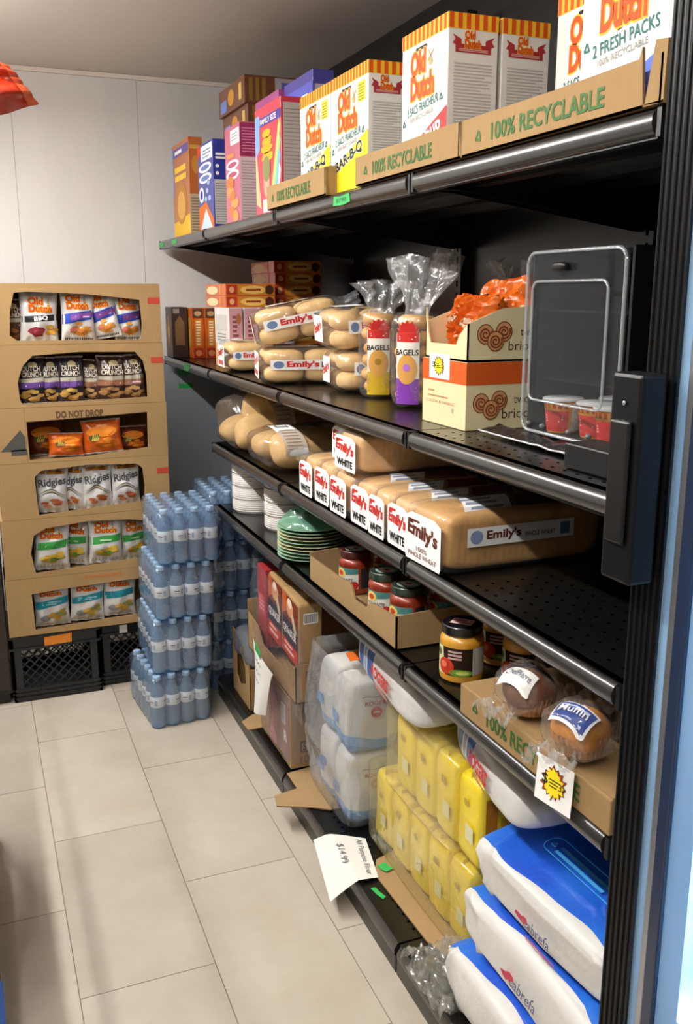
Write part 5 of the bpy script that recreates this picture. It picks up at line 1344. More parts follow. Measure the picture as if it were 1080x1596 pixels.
def flour(label, x, y, z, rz, seed, txt=True):
    w, d, h = 0.150, 0.115, 0.205
    t = thing('flour_pack', label, 'flour pack', (x, y, z), rz, 'white and blue flour packs in the clear bag')
    def body(p):
        p = Vector(p); k = 1+0.05*math.cos(p.z*20)
        c = 1-abs(noise.noise(Vector((p.x*14+seed, p.y*14, p.z*9)))); n = Vector((p.x, p.y, 0))
        return Vector((p.x*k, p.y*k, p.z))+n*0.06*(c**4)
    b = MB(); b.sell((0, 0, h/2), (w/2, d/2, h/2), 0.28, 0.36, 56, 34, flour_mat(h, seed), 0.003, 20, seed, post=body); b.build('paper_pack', t, smooth=True)
    p = MB()
    S = flat((-w/2, -d/2-0.008, 0), (1, 0, 0), (0, 0, 1))
    if txt:
        p.text('ROGERS', S, w*0.30, h*0.70, w*0.46, h*0.055, RD, 0.02, 0.001)
        p.disc(S, w*0.52, h*0.60, w*0.11, h*0.075, RD, 0.0010, 20)
        p.rect(S, w*0.46, h*0.59, w*0.58, h*0.61, WHT, 0.0015)
        p.tube([S(w*(0.25+0.05*k), h*(0.82+0.01*math.sin(k)), 0.001) for k in range(10)], 0.0008, 4, ink('4a4d50'))
        p.disc(S, w*0.82, h*0.22, w*0.07, h*0.05, ink('b8b4b0'), 0.0012, 16); p.disc(S, w*0.82, h*0.22, w*0.04, h*0.03, ink('4a70b0'), 0.0016, 12)
    G = flat((-w/2-0.008, d/2, 0), (0, -1, 0), (0, 0, 1))
    p.rect(G, d*0.1, h*0.35, d*0.5, h*0.5, blue_l, 0.001)
    p.build('print', t)
    return t
flour('flour pack with a red dot, upper one at the near side of the clear bag', 0.925, 2.150, ZD+0.2165, -0.06, 1.0)
flour('flour pack under the red-dotted one in the clear bag', 0.925, 2.150, ZD+0.0065, -0.04, 2.0)
flour('flour pack at the far side of the clear bag, upper layer', 0.930, 2.285, ZD+0.2165, 0.04, 3.0, False)
flour('flour pack at the far side of the clear bag, lower layer', 0.930, 2.285, ZD+0.0065, 0.02, 4.0, False)
t = thing('clear_bag', 'big clear plastic bag around the stacked white flour packs', 'plastic bag', (0.93, 2.2175, ZD))
f = MB()
def bag(u, v):
    a = 2*PI*u; e = 0.32; sg = lambda x: math.copysign(abs(x)**e, x)
    k = (1-max(0, 2*abs(v-0.5)-0.8)**2*1.5)
    bulge = 1+0.18*math.sin(PI*min(1, v*1.1))
    n = noise.noise(Vector((math.cos(a)*3, math.sin(a)*3, v*6)))
    x = 0.100*sg(math.cos(a))*k*(bulge+0.12*n); y = 0.146*sg(math.sin(a))*k*(bulge+0.10*n)
    return (x, y, 0.002+0.455*v+0.01*n)
f.grid(bag, 72, 44, film('flour_bag_film', tint='f6f7f9', body='e0e3e8', haze=0.19, gloss=0.14, rough=0.12, bump=1.0, bscale=13), cu=True)
f.build('bag_film', t, smooth=True)
b = MB(); q = flat((-0.05, -0.055, 0.452), (1, 0.0, 0.05), (0.0, 1, 0.12)); b.plate([(0, 0), (0.115, 0.006), (0.12, 0.05), (0.004, 0.046)], [], 0.001, q, ink('e8742a')); b.build('orange_label', t)
b = MB(); b.sell((-0.098, 0.03, 0.125), (0.006, 0.018, 0.016), 0.7, 0.7, 16, 10, M('blue_plastic', '2f74c4', 0.3), 0.005, 40, 1); b.build('blue_tag', t, smooth=True); settle(t, ZD+0.0055)

# sugar packs lying along the shelf above the yellow packs
sug_m = M('sugar_pack_white', 'd9d8d6', 0.3, var=0.02, vscale=10, bump=0.5, bscale=14, coat=0.3)
def sugar(label, loc, L, rot, seed, txt, w=0.165, h=0.118):
    t = thing('sugar_pack', label, 'sugar pack', loc, rot=rot, group='striped sugar packs lying down')
    bands = [(-L/2+L*a_, -L/2+L*b_, c) for a_, b_, c in ((0.60, 0.70, '2459a8'), (0.72, 0.755, '8fa6bf'), (0.775, 0.86, '2459a8'), (0.875, 0.90, '8fa6bf'), (0.91, 1.1, '2a4f92'))]
    b = MB(); b.sell((0, 0, 0), (w/2, L/2, h/2), 0.62, 0.40, 56, 36, band_mat(sug_m, 'sugar_pack_print', 1, bands, 0.006, seed), 0.007, 16, seed); b.build('pack', t, smooth=True)
    p = MB()
    def mt(u, v, off=0.0):     # u from the far end towards the photographer, v height in metres
        q = 2/0.62; y = L/2-u*L; k = max(0.02, 1-abs(2*u-1)**(2/0.40))**0.20
        return Vector((-(w/2+0.007+off)*k*max(0.05, 1-min(0.98, abs(v)/(h/2))**q)**(1/q), y, v))
    if txt:
        p.text(txt, mt, 0.415, -0.006, 0.27, 0.030, RD, 0.04, 0.003)
        p.disc(mt, 0.56, -0.028, 0.10, 0.013, ink('c98a88'), 0.002, 14, 2, 0.1, 2)
    p.build('print', t)
    return t
sugar('striped sugar pack resting on the clear flour bag', (0.925, 1.880, 0.607), 0.42, (0.05, 0.0, -0.06), 1.0, 'ROGERS')
sugar('striped sugar pack resting between yellow packs and the top paper bag', (0.950, 1.445, 0.584), 0.36, (0.07, 0.0, -0.16), 5.0, 'ROGERS', 0.165, 0.106)

# yellow packs
yel = M('yellow_pack_film', 'f0d52a', 0.3, var=0.08, vscale=7, bump=0.5, bscale=12, coat=0.35)
def yellow(label, x, y, z, seed, w=0.098, d=0.20, h=0.198, front=False):
    t = thing('yellow_pack', label, 'food pack', (x, y, z), group='yellow packs bundled in clear film')
    b = MB(); b.sell((0, 0, h/2), (d/2, w/2, h/2), 0.2, 0.22, 32, 20, yel, 0.004, 22, seed); b.build('pack', t, smooth=True)
    p = MB(); F = flat((-d/2-0.004, w/2, 0), (0, -1, 0), (0, 0, 1))
    p.rect(F, w*0.50, h*0.30, w*0.82, h*0.48, ink('dcd8b0'), 0.0006); p.disc(F, w*0.5, h*0.72, w*0.10, h*0.05, ink('b8a040'), 0.0006, 10, 1, 0.3, seed)
    if front:
        S = flat((-d/2, -w/2-0.004, 0), (1, 0, 0), (0, 0, 1))
        p.rect(S, d*0.06, h*0.12, d*0.20, h*0.86, ink('a86a1c'), 0.0006); p.rect(S, d*0.24, h*0.35, d*0.7, h*0.6, ink('b98a2a'), 0.0006); barcode(p, S, d*0.06, h*0.1, d*0.16, h*0.2, 3, 0.001, True)
    # folded top seam
    g = MB()
    g.grid(lambda u, v: ((u-0.5)*d*0.92, 0.004*math.sin(u*19+seed), h*0.985+0.012*v), 16, 2, yel); g.build('top_seam', t, smooth=True)
    p.build('print', t)
    return t
ny = ['farthest', 'second', 'third', 'fourth', 'fifth']
for k in range(5):
    yellow('yellow pack of the lower layer, %s from the flour bag' % ['first', 'second', 'third', 'fourth', 'last'][k], 0.998, 1.985-k*0.103, ZD+0.013, k*1.1)
for k in range(4):
    yellow(['yellow pack of the upper layer beside the flour bag', 'yellow pack of the upper layer, second from the flour bag', 'yellow pack of the upper layer, third from the flour bag',
            'bright unwrapped yellow pack of the upper layer touching the paper bags'][k], 0.988, 1.838-k*0.104, ZD+0.246, 10+k*1.3, front=(k == 3))
f = MB()
wfy = film('yellow_bundle_film', tint='fffdf0', body='f2ecc8', haze=0.10, gloss=0.10, bump=1.0, bscale=13)
f.sell((0.995, 1.774, ZD+0.112), (0.118, 0.272, 0.117), 0.11, 0.11, 60, 34, wfy, 0.005, 16, 3.0)
o = f.build('shrink_film', smooth=True); settle(o, ZD+0.0045); tag(o, 'clear film around the lower yellow packs', 'plastic wrap', 'films around the yellow packs')
f = MB(); f.sell((0.990, 1.735, ZD+0.354), (0.126, 0.172, 0.115), 0.11, 0.11, 60, 34, wfy, 0.005, 16, 6.0)
o = f.build('shrink_film', smooth=True); tag(o, 'clear film around the upper yellow packs', 'plastic wrap', 'films around the yellow packs')
f = MB()
def scrap(u, v):
    n = noise.noise(Vector((u*5, v*5, 4))); n2 = noise.noise(Vector((u*11+3, v*11, 8)))
    x = 0.895-0.135*v+0.03*n*v; y = 1.60-0.19*u-0.02*v+0.02*n2
    z = ZD+0.004+0.055*(1-v)*math.sin(PI*u)+0.034*abs(n)*v*1.6+0.014*abs(n2)
    return (x, y, z)
f.grid(scrap, 44, 32, film('loose_film', tint='f2f2ee', body='d8d8d0', haze=0.22, gloss=0.12, bump=1.0, bscale=20))
o = f.build('plastic_scrap', smooth=30); tag(o, 'crumpled loose clear film trailing onto the deck before the yellow packs', 'plastic wrap')

# big white and blue paper bags
bagw = M('white_sack_paper', 'dcdad6', 0.45, var=0.02, vscale=8, bump=0.35, bscale=22, coat=0.1)
def sack_mat(name, h, d, L, seed):
    """white paper with a blue printed upper face; the edge of the print is a gentle wave"""
    m = bagw.copy(); m.name = name; nt = m.node_tree; N = nt.nodes; K = nt.links
    b = N['Principled BSDF']; src = b.inputs['Base Color'].links[0].from_socket
    tc = N.new('ShaderNodeTexCoord'); sp = N.new('ShaderNodeSeparateXYZ'); K.new(tc.outputs['Object'], sp.inputs[0])
    def math_(op, a, c=None):
        n = N.new('ShaderNodeMath'); n.operation = op
        for i, x in enumerate((a, c)):
            if x is None: continue
            if isinstance(x, (int, float)): n.inputs[i].default_value = x
            else: K.new(x, n.inputs[i])
        return n.outputs[0]
    wave = math_('MULTIPLY', math_('SINE', math_('ADD', math_('MULTIPLY', sp.outputs[1], 15.0), seed)), 0.008)
    wave = math_('ADD', wave, math_('MULTIPLY', math_('SINE', math_('MULTIPLY', sp.outputs[1], 41.0)), 0.002))
    edge = math_('ADD', wave, -d*0.5+0.022)
    mask = math_('MULTIPLY', math_('GREATER_THAN', sp.outputs[0], edge), math_('GREATER_THAN', sp.outputs[2], h*0.5))
    ns = N.new('ShaderNodeTexNoise'); ns.inputs['Scale'].default_value = 3.0; K.new(tc.outputs['Object'], ns.inputs['Vector'])
    rp = N.new('ShaderNodeValToRGB'); rp.color_ramp.elements[0].position = 0.38; rp.color_ramp.elements[1].position = 0.62
    rp.color_ramp.elements[0].color = lin('1550c8'); rp.color_ramp.elements[1].color = lin('2b7fe0'); K.new(ns.outputs['Fac'], rp.inputs[0])
    mx = N.new('ShaderNodeMix'); mx.data_type = 'RGBA'
    K.new(mask, mx.inputs[0]); K.new(src, mx.inputs[6]); K.new(rp.outputs[0], mx.inputs[7]); K.new(mx.outputs[2], b.inputs['Base Color'])
    return m
def sack(label, x0, y0, y1, z0, h, seed, d=0.33, rz=0.0, top='plain', ry=0.0):
    """paper sack lying along the shelf, white edge to the aisle, blue face up"""
    L = y1-y0
    t = thing('paper_sack', label, 'paper sack', (x0+d/2, (y0+y1)/2, z0), rot=(0, ry, rz), group='white and blue paper sacks')
    b = MB()
    def post(p):
        u = p[1]/(L/2); k = 1-0.10*u*u
        return (p[0], p[1], p[2]*k*(1+0.04*math.sin(3*u+seed)))
    def post2(p):
        p = Vector(post(p)); y = p.y
        # long dents and creases across the paper
        c = noise.noise(Vector((y*9+seed, p.z*6, p.x*3)))
        r = 1-abs(noise.noise(Vector((y*16+seed*3, p.z*11, p.x*8))))
        k = 0.013*c+0.011*(r**5)-0.003
        n = Vector((p.x/(d*0.5), 0, p.z/(h*0.5))); n.normalize() if n.length > 0 else None
        return p+n*k
    b.sell((0, 0, h/2), (d/2, L/2, h/2), 0.30, 0.16, 110, 70, sack_mat('sack_paper_print', h, d, L, seed), 0.0, 11, seed, post=post2)
    b.build('sack', t, smooth=True)
    p = MB()
    F = lambda u, v, off=0.0: Vector((-d/2-0.010-off+0.012*abs(v-h*0.5)/h, L/2-u, v))
    p.text('cabrefa', F, L*0.44, h*0.34, L*0.17, h*0.24, ink('4a5688'), 0.0, 0.004, skew=0.35)
    p.disc(F, L*0.41, h*0.46, L*0.028, h*0.09, ink('c4475a'), 0.004, 8, 1, 0.5, int(seed)); p.disc(F, L*0.445, h*0.49, L*0.022, h*0.07, ink('c4475a'), 0.0045, 7, 1, 0.5, int(seed)+3)
    if top == 'full':
        lines(p, F, L*0.42, h*0.05, L*0.62, h*0.16, 3, ink('c86a72'), 3, 0.6, 0.002)
        Tm = lambda u, v, off=0.0: Vector((-d/2+v, L/2-u, h*1.0+0.004+off))
        lt = ink('4aa8e8')
        pts = rrect(L*0.26, 0.085, L*0.74, 0.130, 0.020)
        p.tube([Tm(a, c, 0.002) for a, c in pts], 0.0012, 5, lt, closed=True)
        lines(p, Tm, L*0.33, 0.094, L*0.70, 0.122, 2, lt, 3, 0.55, 0.001); recycle(p, Tm, L*0.295, 0.108, 0.010, lt, 0.001)
        barcode(p, Tm, L*0.80, 0.045, L*0.16, 0.10, 6, 0.001)
    p.build('print', t)
    # folded end towards the photographer
    g = MB()
    def fold(u, v):
        a = PI*(u-0.5); return (-d*0.42+0.05*math.cos(a)*(1-v)+0.02*v, -L/2+0.004-0.03*v*math.cos(a), h*0.5+h*0.44*math.sin(a)*(1-0.25*v))
    g.grid(fold, 20, 6, bagw); g.build('folded_end', t, smooth=True)
    return settle(t, z0)
sack('bottom paper sack of the pile, resting on the deck', 0.806, 0.965, 1.472, ZD+0.0005, 0.122, 1.0)
sack('middle paper sack of the pile, white edge with red and blue script', 0.832, 0.962, 1.452, ZD+0.137, 0.122, 2.0)
sack('top paper sack of the pile, its whole blue face in view', 0.852, 0.975, 1.425, ZD+0.274, 0.122, 3.0, 0.31, 0.03, 'full', -0.13)

# flour price paper on the deck edge
t = thing('price_paper', 'handwritten white price paper lying over the deck edge below the flour bag', 'paper sign', (0.792, 1.972, ZD+0.006))
b = MB()
Pq = flat((-0.055, 0.125, 0.0), (0.42, -0.16, 0.0), (0.05, 0.12, 0.0))
c00, c10, c11, c01 = (-0.085, -0.105), (0.042, -0.110), (0.078, 0.058), (-0.045, 0.128)
def ppos(u, v, off=0.0):
    x = (c00[0]*(1-u)+c10[0]*u)*(1-v)+(c01[0]*(1-u)+c11[0]*u)*v; y = (c00[1]*(1-u)+c10[1]*u)*(1-v)+(c01[1]*(1-u)+c11[1]*u)*v
    z = 0.003 + (0.0 if x > -0.01 else (x+0.01)*0.55)+0.003*math.sin(4*u)
    return Vector((x, y, z+off))
b.grid(lambda u, v: ppos(u, v), 12, 12, paper_m); b.build('sheet', t, smooth=True)
p = MB(); mq = lambda u, v, off=0.0: ppos(v, 1-u, off)
mq2 = lambda u, v, off=0.0: ppos(v, 1-u, off)
p.text('All Purpose Flour', mq, 0.06, 0.76, 0.86, 0.15, hand, 0.0, 0.0012); p.text('$14.99', mq, 0.22, 0.36, 0.40, 0.16, hand, 0.0, 0.0012); p.build('handwriting', t)
def tape(label, mp, w, h, txt=None):
    b = MB(); b.plate([(0, 0.1*h), (w*0.55, 0), (w, 0.2*h), (w*0.94, h), (w*0.4, h*0.86), (0.05*w, h)], [], 0.0008, mp, tape_m)
    o = b.build('tape_piece'); tag(o, label, 'tape', 'green tape pieces')
    if txt:
        p = MB(); p.text(txt, mp, w*0.2, h*0.3, w*0.6, h*0.4, ink('1c5a34'), 0.0, 0.0006); p.build('handwriting', o)
tape('green tape holding the handwritten flour price paper', flat((0.848, 1.905, ZD+0.0095), (0.2, -1, 0), (1, 0.2, 0)), 0.035, 0.028)
tape('green tape scrap alone on the bare deck beside the flour price paper', flat((0.800, 1.835, ZD+0.0018), (0.2, -1, 0), (1, 0.2, 0)), 0.05, 0.014)
tape('green tape with writing on the lip of the top shelf', flat((SX0-0.0028, 2.015, 1.688), (0, -1, 0), (0, 0, 1)), 0.10, 0.022, '8790')
tape('green tape bit at the extreme far corner of the top shelf lip', flat((SX0-0.0028, 4.055, 1.690), (0, -1, 0), (0, 0, 1)), 0.10, 0.018)
tape('green tape bit on the top shelf lip below the amber cereal box', flat((SX0-0.0028, 3.79, 1.690), (0, -1, 0), (0, 0, 1)), 0.09, 0.018)
tape('green tape bit on the lip of the bread shelf at its far end', flat((SX0-0.0028, 3.66, 1.208), (0, -1, 0), (0, 0, 1)), 0.10, 0.03)
tape('upper dark green tape strip on the grey wall panel', flat((0.845, YB-0.0125, 1.150), (1, 0, 0), (0, 0, 1)), 0.062, 0.022)
tape('lower dark green tape strip on the grey wall panel', flat((0.845, YB-0.0125, 1.090), (1, 0, 0), (0, 0, 1)), 0.066, 0.024)
# ================================================================== CHIP BOX STACK BY THE FAR WALL
YFB = 3.44
def outline(kind, w, h):
    if kind == 'arch':
        return lambda a: None
BOXES = [  # x0, x1, z0, z1, opening in metres from the box's own corner
    (0.050, 0.654, 1.3285, 1.536, 'top chip box of the stack with barbecue and blue chip bags'),
    (0.045, 0.656, 1.1105, 1.3275, 'second chip box from the top with dark purple and brown bags'),
    (0.040, 0.659, 0.9125, 1.1095, 'third chip box from the top, printed do not drop, with orange bags'),
    (0.055, 0.658, 0.7075, 0.9115, 'fourth chip box from the top with white ridged-chip bags'),
    (0.048, 0.640, 0.4855, 0.7065, 'fifth chip box from the top with green-banded bags'),
    (0.045, 0.625, 0.2660, 0.4845, 'lowest chip box of the stack with teal-banded bags'),
]
OPEN = [
    [(0.155, 1.343), (0.580, 1.339), (0.585, 1.40), (0.580, 1.480), (0.40, 1.500), (0.20, 1.508), (0.155, 1.505), (0.138, 1.44), (0.132, 1.36)],
    [(0.155, 1.122), (0.592, 1.132), (0.592, 1.21), (0.582, 1.262), (0.555, 1.296), (0.36, 1.300), (0.20, 1.290), (0.165, 1.255), (0.145, 1.20), (0.148, 1.14)],
    [(0.165, 0.923), (0.36, 0.925), (0.585, 0.945), (0.588, 1.076), (0.36, 1.066), (0.163, 1.060)],
    [(0.182, 0.720), (0.560, 0.742), (0.566, 0.80), (0.560, 0.868), (0.54, 0.885), (0.36, 0.893), (0.20, 0.882), (0.176, 0.86), (0.178, 0.78)],
    [(0.155, 0.503), (0.52, 0.522), (0.62, 0.53), (0.622, 0.655), (0.50, 0.676), (0.35, 0.682), (0.20, 0.668), (0.158, 0.645), (0.143, 0.58)],
    [(0.138, 0.285), (0.52, 0.300), (0.612, 0.306), (0.612, 0.440), (0.45, 0.440), (0.25, 0.432), (0.134, 0.425)],
]
GP = 'open-fronted chip boxes stacked by the far wall'
for k, (x0, x1, z0, z1, lb) in enumerate(BOXES):
    D = 0.20
    t = thing('chip_box', lb, 'cardboard box', ((x0+x1)/2, YFB+D/2, z0), group=GP)
    w, h = x1-x0, z1-z0
    F = flat((-w/2, -D/2, 0), (1, 0, 0), (0, 0, 1))
    b = MB(); b.plate([(0, 0), (w, 0), (w, h), (0, h)], [[(p[0]-x0, p[1]-z0) for p in OPEN[k]]], 0.004, F, card, card_in); b.build('front_panel', t, bevel=0.0)
    b = MB(); b.box((-w/2, -D/2+0.004, 0), (w/2, D/2, 0.003), card); b.box((-w/2, -D/2+0.004, h-0.003), (w/2, D/2, h), card)
    b.box((-w/2, -D/2+0.004, 0.003), (-w/2+0.004, D/2, h-0.003), card); b.box((w/2-0.004, -D/2+0.004, 0.003), (w/2, D/2, h-0.003), card)
    b.box((-w/2+0.004, D/2-0.004, 0.003), (w/2-0.004, D/2, h-0.003), card_in); b.build('box_shell', t)
    if k in (0, 1, 3):
        p = MB(); u = w-0.045; p.rect(F, u, h*0.66, w-0.001, h*0.66+0.022, red_tape, 0.0008); p.build('red_tape', t)
    if k == 2:
        p = MB(); p.text('DO NOT DROP', F, 0.225, h-0.042, 0.165, 0.026, ink('5c4630'), 0.05, 0.0008)
        ar = ink('4c4a47'); p.poly([(0.03, 0.045), (0.065, 0.045), (0.115, 0.045), (0.115, 0.095), (0.10, 0.12)], F, ar, 0.0008); p.poly([(0.065, 0.03), (0.118, 0.03), (0.118, 0.05), (0.065, 0.05)], F, ar, 0.0008)
        p.rect(F, 0.1175, 0.0, 0.1195, h, ink('8a6a44'), 0.0006); p.build('print', t)
    if k == 5:
        p = MB(); lines(p, F, 0.28, h-0.022, 0.42, h-0.010, 1, ink('b0703f'), 2, 0.8); p.build('print', t)

# ------------------------------------------------------------------ chip bags
def bagm(name, h, rough=0.28): return M('bag_'+name, h, rough, coat=0.3, bump=0.55, bscale=11)
SIL = M('bag_silver_white', 'd9d8d6', 0.25, coat=0.3, bump=0.55, bscale=11)
def chip_bag(label, x, y, z, w, h, base, art, rz=0.0, ry=0.0, seed=0.0, t_=0.05, rx=0.0, group='chip bags in the stacked boxes'):
    t = thing('chip_bag', label, 'chip bag', (x, y+0.013, z+abs(math.sin(ry))*w*0.5+0.001), rot=(rx, ry, rz), group=group)
    def surf(sign):
        def S(u, v, off=0.0):
            tp = (max(0.0, 1-abs(2*u-1)**2.6))**0.5*(max(0.0, math.sin(PI*min(1, max(0, (v-0.05)/0.9)))))**0.5
            n = noise.noise(Vector((u*3.2+seed, v*4.0, seed)))*0.010*(0.3+tp)+0.004*math.sin(u*24+seed)*(1-tp)**2
            xx = (u-0.5)*w*(1-0.07*math.sin(PI*v)); zz = v*h
            return Vector((xx, sign*(t_*0.5*tp+off)+n, zz))
        return S
    Fm, Bm = surf(-1), surf(1)
    b = MB(); b.grid(lambda u, v: Fm(u, v), 22, 30, base); b.grid(lambda u, v: Bm(1-u, v), 22, 30, base); b.build('bag', t, smooth=True)
    p = MB(); art(p, Fm, w, h)
    # crimped seals
    for v0 in (0.0, 0.965): p.patch(Fm, [(0, v0), (1, v0), (1, v0+0.035), (0, v0+0.035)], 22, 1, ink('b8b6b2'), 0.0008)
    p.build('print', t)
    return t
def od(p, F, u, v, w, h): olddutch(p, F, u, v, w, h, 0.0012)
def pile(p, F, cu, cv, ru, rv, cols, seed, n=9):
    rd = random.Random(seed)
    for k in range(n):
        a = rd.random()*6.28; r = rd.random()**0.5
        p.disc(F, cu+ru*r*math.cos(a), cv+rv*r*math.sin(a), ru*0.42, rv*0.36, ink(cols[k % len(cols)]), 0.0016+0.0003*k, 10, 2, 0.2, seed+k)
def art_bbq(p, F, w, h):
    od(p, F, 0.22, 0.60, 0.60, 0.28)
    p.patch(F, [(0.02, 0.38), (0.98, 0.44), (0.98, 0.56), (0.02, 0.50)], 10, 4, ink('1c1a1c'), 0.0012); p.text('BBQ', F, 0.34, 0.42, 0.38, 0.10, WHT, 0.03, 0.0024, rot=0.1)
    p.disc(F, 0.42, 0.20, 0.22, 0.10, ink('8c2f3c'), 0.0016, 14, 3, 0.2, 1); p.disc(F, 0.46, 0.20, 0.12, 0.06, ink('b0485a'), 0.0022, 10, 2, 0.2, 2)
    pile(p, F, 0.80, 0.24, 0.16, 0.10, ('d8a438', 'e0b64c', 'c88f2c'), 3)
def art_blueband(p, F, w, h):
    od(p, F, 0.16, 0.66, 0.64, 0.26)
    p.patch(F, [(0.01, 0.34), (0.99, 0.46), (0.99, 0.64), (0.01, 0.54)], 10, 5, ink('2b46a8'), 0.0012); p.patch(F, [(0.26, 0.42), (0.99, 0.50), (0.99, 0.60), (0.26, 0.54)], 8, 4, ink('7a4a94'), 0.0018)
    lines(p, F, 0.40, 0.49, 0.85, 0.54, 1, ink('c9b4d8'), 2, 0.5, 0.0026); pile(p, F, 0.55, 0.26, 0.30, 0.11, ('c98a3c', 'd8a052', 'b8742c', 'c9756a'), 5, 11)
    for k in range(14): p.rect(F, 0.10+k*0.06, 0.035, 0.13+k*0.06, 0.075, BLK, 0.0016)
def art_darkcrunch(band, piles):
    def f(p, F, w, h):
        p.disc(F, 0.56, 0.84, 0.16, 0.06, ink('c8b98a'), 0.0014, 14, 2); wv = ink('e4ddcc')
        p.text('DUTCH', F, 0.18, 0.70, 0.66, 0.11, wv, 0.03, 0.0018); p.text('CRUNCH', F, 0.14, 0.585, 0.74, 0.105, wv, 0.03, 0.0018)
        p.patch(F, [(0.02, 0.47), (0.98, 0.47), (0.98, 0.57), (0.02, 0.55)], 10, 3, ink('b9b2a0'), 0.0012); p.patch(F, [(0.02, 0.34), (0.98, 0.36), (0.98, 0.48), (0.02, 0.46)], 10, 3, ink(band), 0.0014)
        lines(p, F, 0.25, 0.39, 0.8, 0.44, 1, ink('d8cce0'), 2, 0.5, 0.0022); pile(p, F, 0.5, 0.19, 0.36, 0.11, piles, 6, 12)
    return f
def art_orange(p, F, w, h):
    p.disc(F, 0.5, 0.66, 0.40, 0.16, ink('e88a2a'), 0.0012, 16, 3); p.disc(F, 0.3, 0.5, 0.12, 0.12, ink('4a5a2c'), 0.0018, 9, 2, 0.4, 2)
    for k in range(4): p.patch(F, [(0.22+k*0.05, 0.40), (0.26+k*0.05, 0.40), (0.30+k*0.05, 0.58), (0.28+k*0.05, 0.58)], 1, 4, ink('d8c060'), 0.0024)
    pile(p, F, 0.58, 0.3, 0.3, 0.14, ('c8701c', 'd8862c', 'b85f18'), 4, 9)
def art_ridge(p, F, w, h):
    p.patch(F, [(0.12, 0.84), (0.88, 0.84), (0.88, 0.95), (0.12, 0.95)], 6, 2, ink('c9852c'), 0.0012); lines(p, F, 0.2, 0.85, 0.8, 0.93, 2, ink('7a3c14'), 2, 0.5, 0.002)
    p.text('Ridgies', F, 0.06, 0.54, 0.88, 0.22, ink('55585c'), 0.03, 0.0016, rot=0.10)
    for k, (cc, d) in enumerate((('3a3f58', 0.0), ('b8a868', 0.03), ('3a3f58', 0.055))):
        p.grid(lambda a, c: F(0.06+0.88*a, 0.44-d+0.07*math.sin(a*5.2-0.7)+c*0.022*(1.2-abs(2*a-1)), 0.0016), 20, 1, ink(cc))
    pile(p, F, 0.5, 0.20, 0.34, 0.09, ('b8683c', 'c47a4a', 'a85a34'), 8, 9)
def art_green(p, F, w, h):
    od(p, F, 0.18, 0.70, 0.62, 0.22); p.patch(F, [(0.02, 0.44), (0.98, 0.50), (0.98, 0.66), (0.02, 0.60)], 10, 4, ink('3f9a4a'), 0.0012)
    lines(p, F, 0.3, 0.52, 0.8, 0.57, 1, ink('bfe0b8'), 1, 0.6, 0.002); pile(p, F, 0.55, 0.28, 0.30, 0.12, ('c8a23a', 'd8b84c', 'b0903a', '6a8a3a'), 9, 11)
    for k in range(8): p.patch(F, [(0.06+0.1*k, 0.06), (0.12+0.1*k, 0.06), (0.10+0.1*k, 0.14), (0.08+0.1*k, 0.14)], 1, 2, ink('a8b8a0'), 0.0014)
def art_teal(p, F, w, h):
    od(p, F, 0.18, 0.76, 0.60, 0.18); p.patch(F, [(0.02, 0.44), (0.98, 0.56), (0.98, 0.72), (0.02, 0.62)], 10, 4, ink('2a8a9a'), 0.0012)
    lines(p, F, 0.2, 0.55, 0.8, 0.64, 2, ink('a8d4da'), 1, 0.5, 0.002); pile(p, F, 0.66, 0.28, 0.24, 0.13, ('c8a24a', 'b8923a', '8a8a50'), 9, 10); p.disc(F, 0.3, 0.22, 0.16, 0.08, ink('8f9296'), 0.0016, 12, 2)
dkm, pur, brn, orb, rdk = bagm('dark_red_brown', '4a2a20'), bagm('dark_purple', '26222e'), bagm('dark_brown', '3c2620'), bagm('orange', 'd2601c'), bagm('deep_red', '6a2c1c')
YB1 = YFB+0.045
def yb(seed): return YFB+0.040+0.002*(seed % 3)
# top box
B0 = 1.3325
chip_bag('dark brown bag squeezed at the outer edge of the top box', 0.145, 3.500, B0, 0.085, 0.15, dkm, art_darkcrunch('5a3a2a', ('8a5a34',)), 0.1, 0, 1)
chip_bag('barbecue chip bag with a black band in the top box', 0.232, 3.480, B0, 0.132, 0.172, SIL, art_bbq, 0.05, 0.04, 2)
chip_bag('upright blue-banded chip bag in the middle of the top box', 0.366, 3.478, B0, 0.120, 0.174, SIL, art_blueband, 0.0, 0.02, 3)
chip_bag('slanting blue-banded chip bag in the top box', 0.472, 3.484, B0+0.004, 0.10, 0.168, SIL, art_blueband, -0.35, -0.16, 4)
chip_bag('blue-banded chip bag at the inner end of the top box', 0.545, 3.500, B0, 0.10, 0.170, SIL, art_blueband, 0.12, 0.0, 5)
# second box
B1 = 1.1145; dp = art_darkcrunch('6b4a94', ('c8a050', 'b8904a', 'd0ac60')); db = art_darkcrunch('9a6a54', ('b08a5c', '9c7448', 'c09a68'))
chip_bag('purple-banded kettle chip bag at the outer end of its box', 0.192, 3.482, B1, 0.098, 0.168, pur, dp, 0.08, 0, 6)
chip_bag('purple-banded kettle chip bag second in its box, partly hidden', 0.258, 3.498, B1, 0.085, 0.165, pur, dp, -0.1, 0, 7)
chip_bag('purple-banded kettle chip bag next to the brown ones', 0.328, 3.482, B1, 0.095, 0.168, pur, dp, 0.0, 0, 8)
chip_bag('brown kettle chip bag turned sideways in the middle of its box', 0.402, 3.505, B1, 0.075, 0.150, brn, db, -0.5, 0.06, 9)
chip_bag('brown kettle chip bag facing out, wide and crumpled', 0.470, 3.480, B1, 0.112, 0.165, brn, db, 0.0, 0.03, 10)
chip_bag('brown kettle chip bag at the inner end of its box', 0.552, 3.486, B1, 0.090, 0.168, brn, db, 0.05, -0.03, 11)
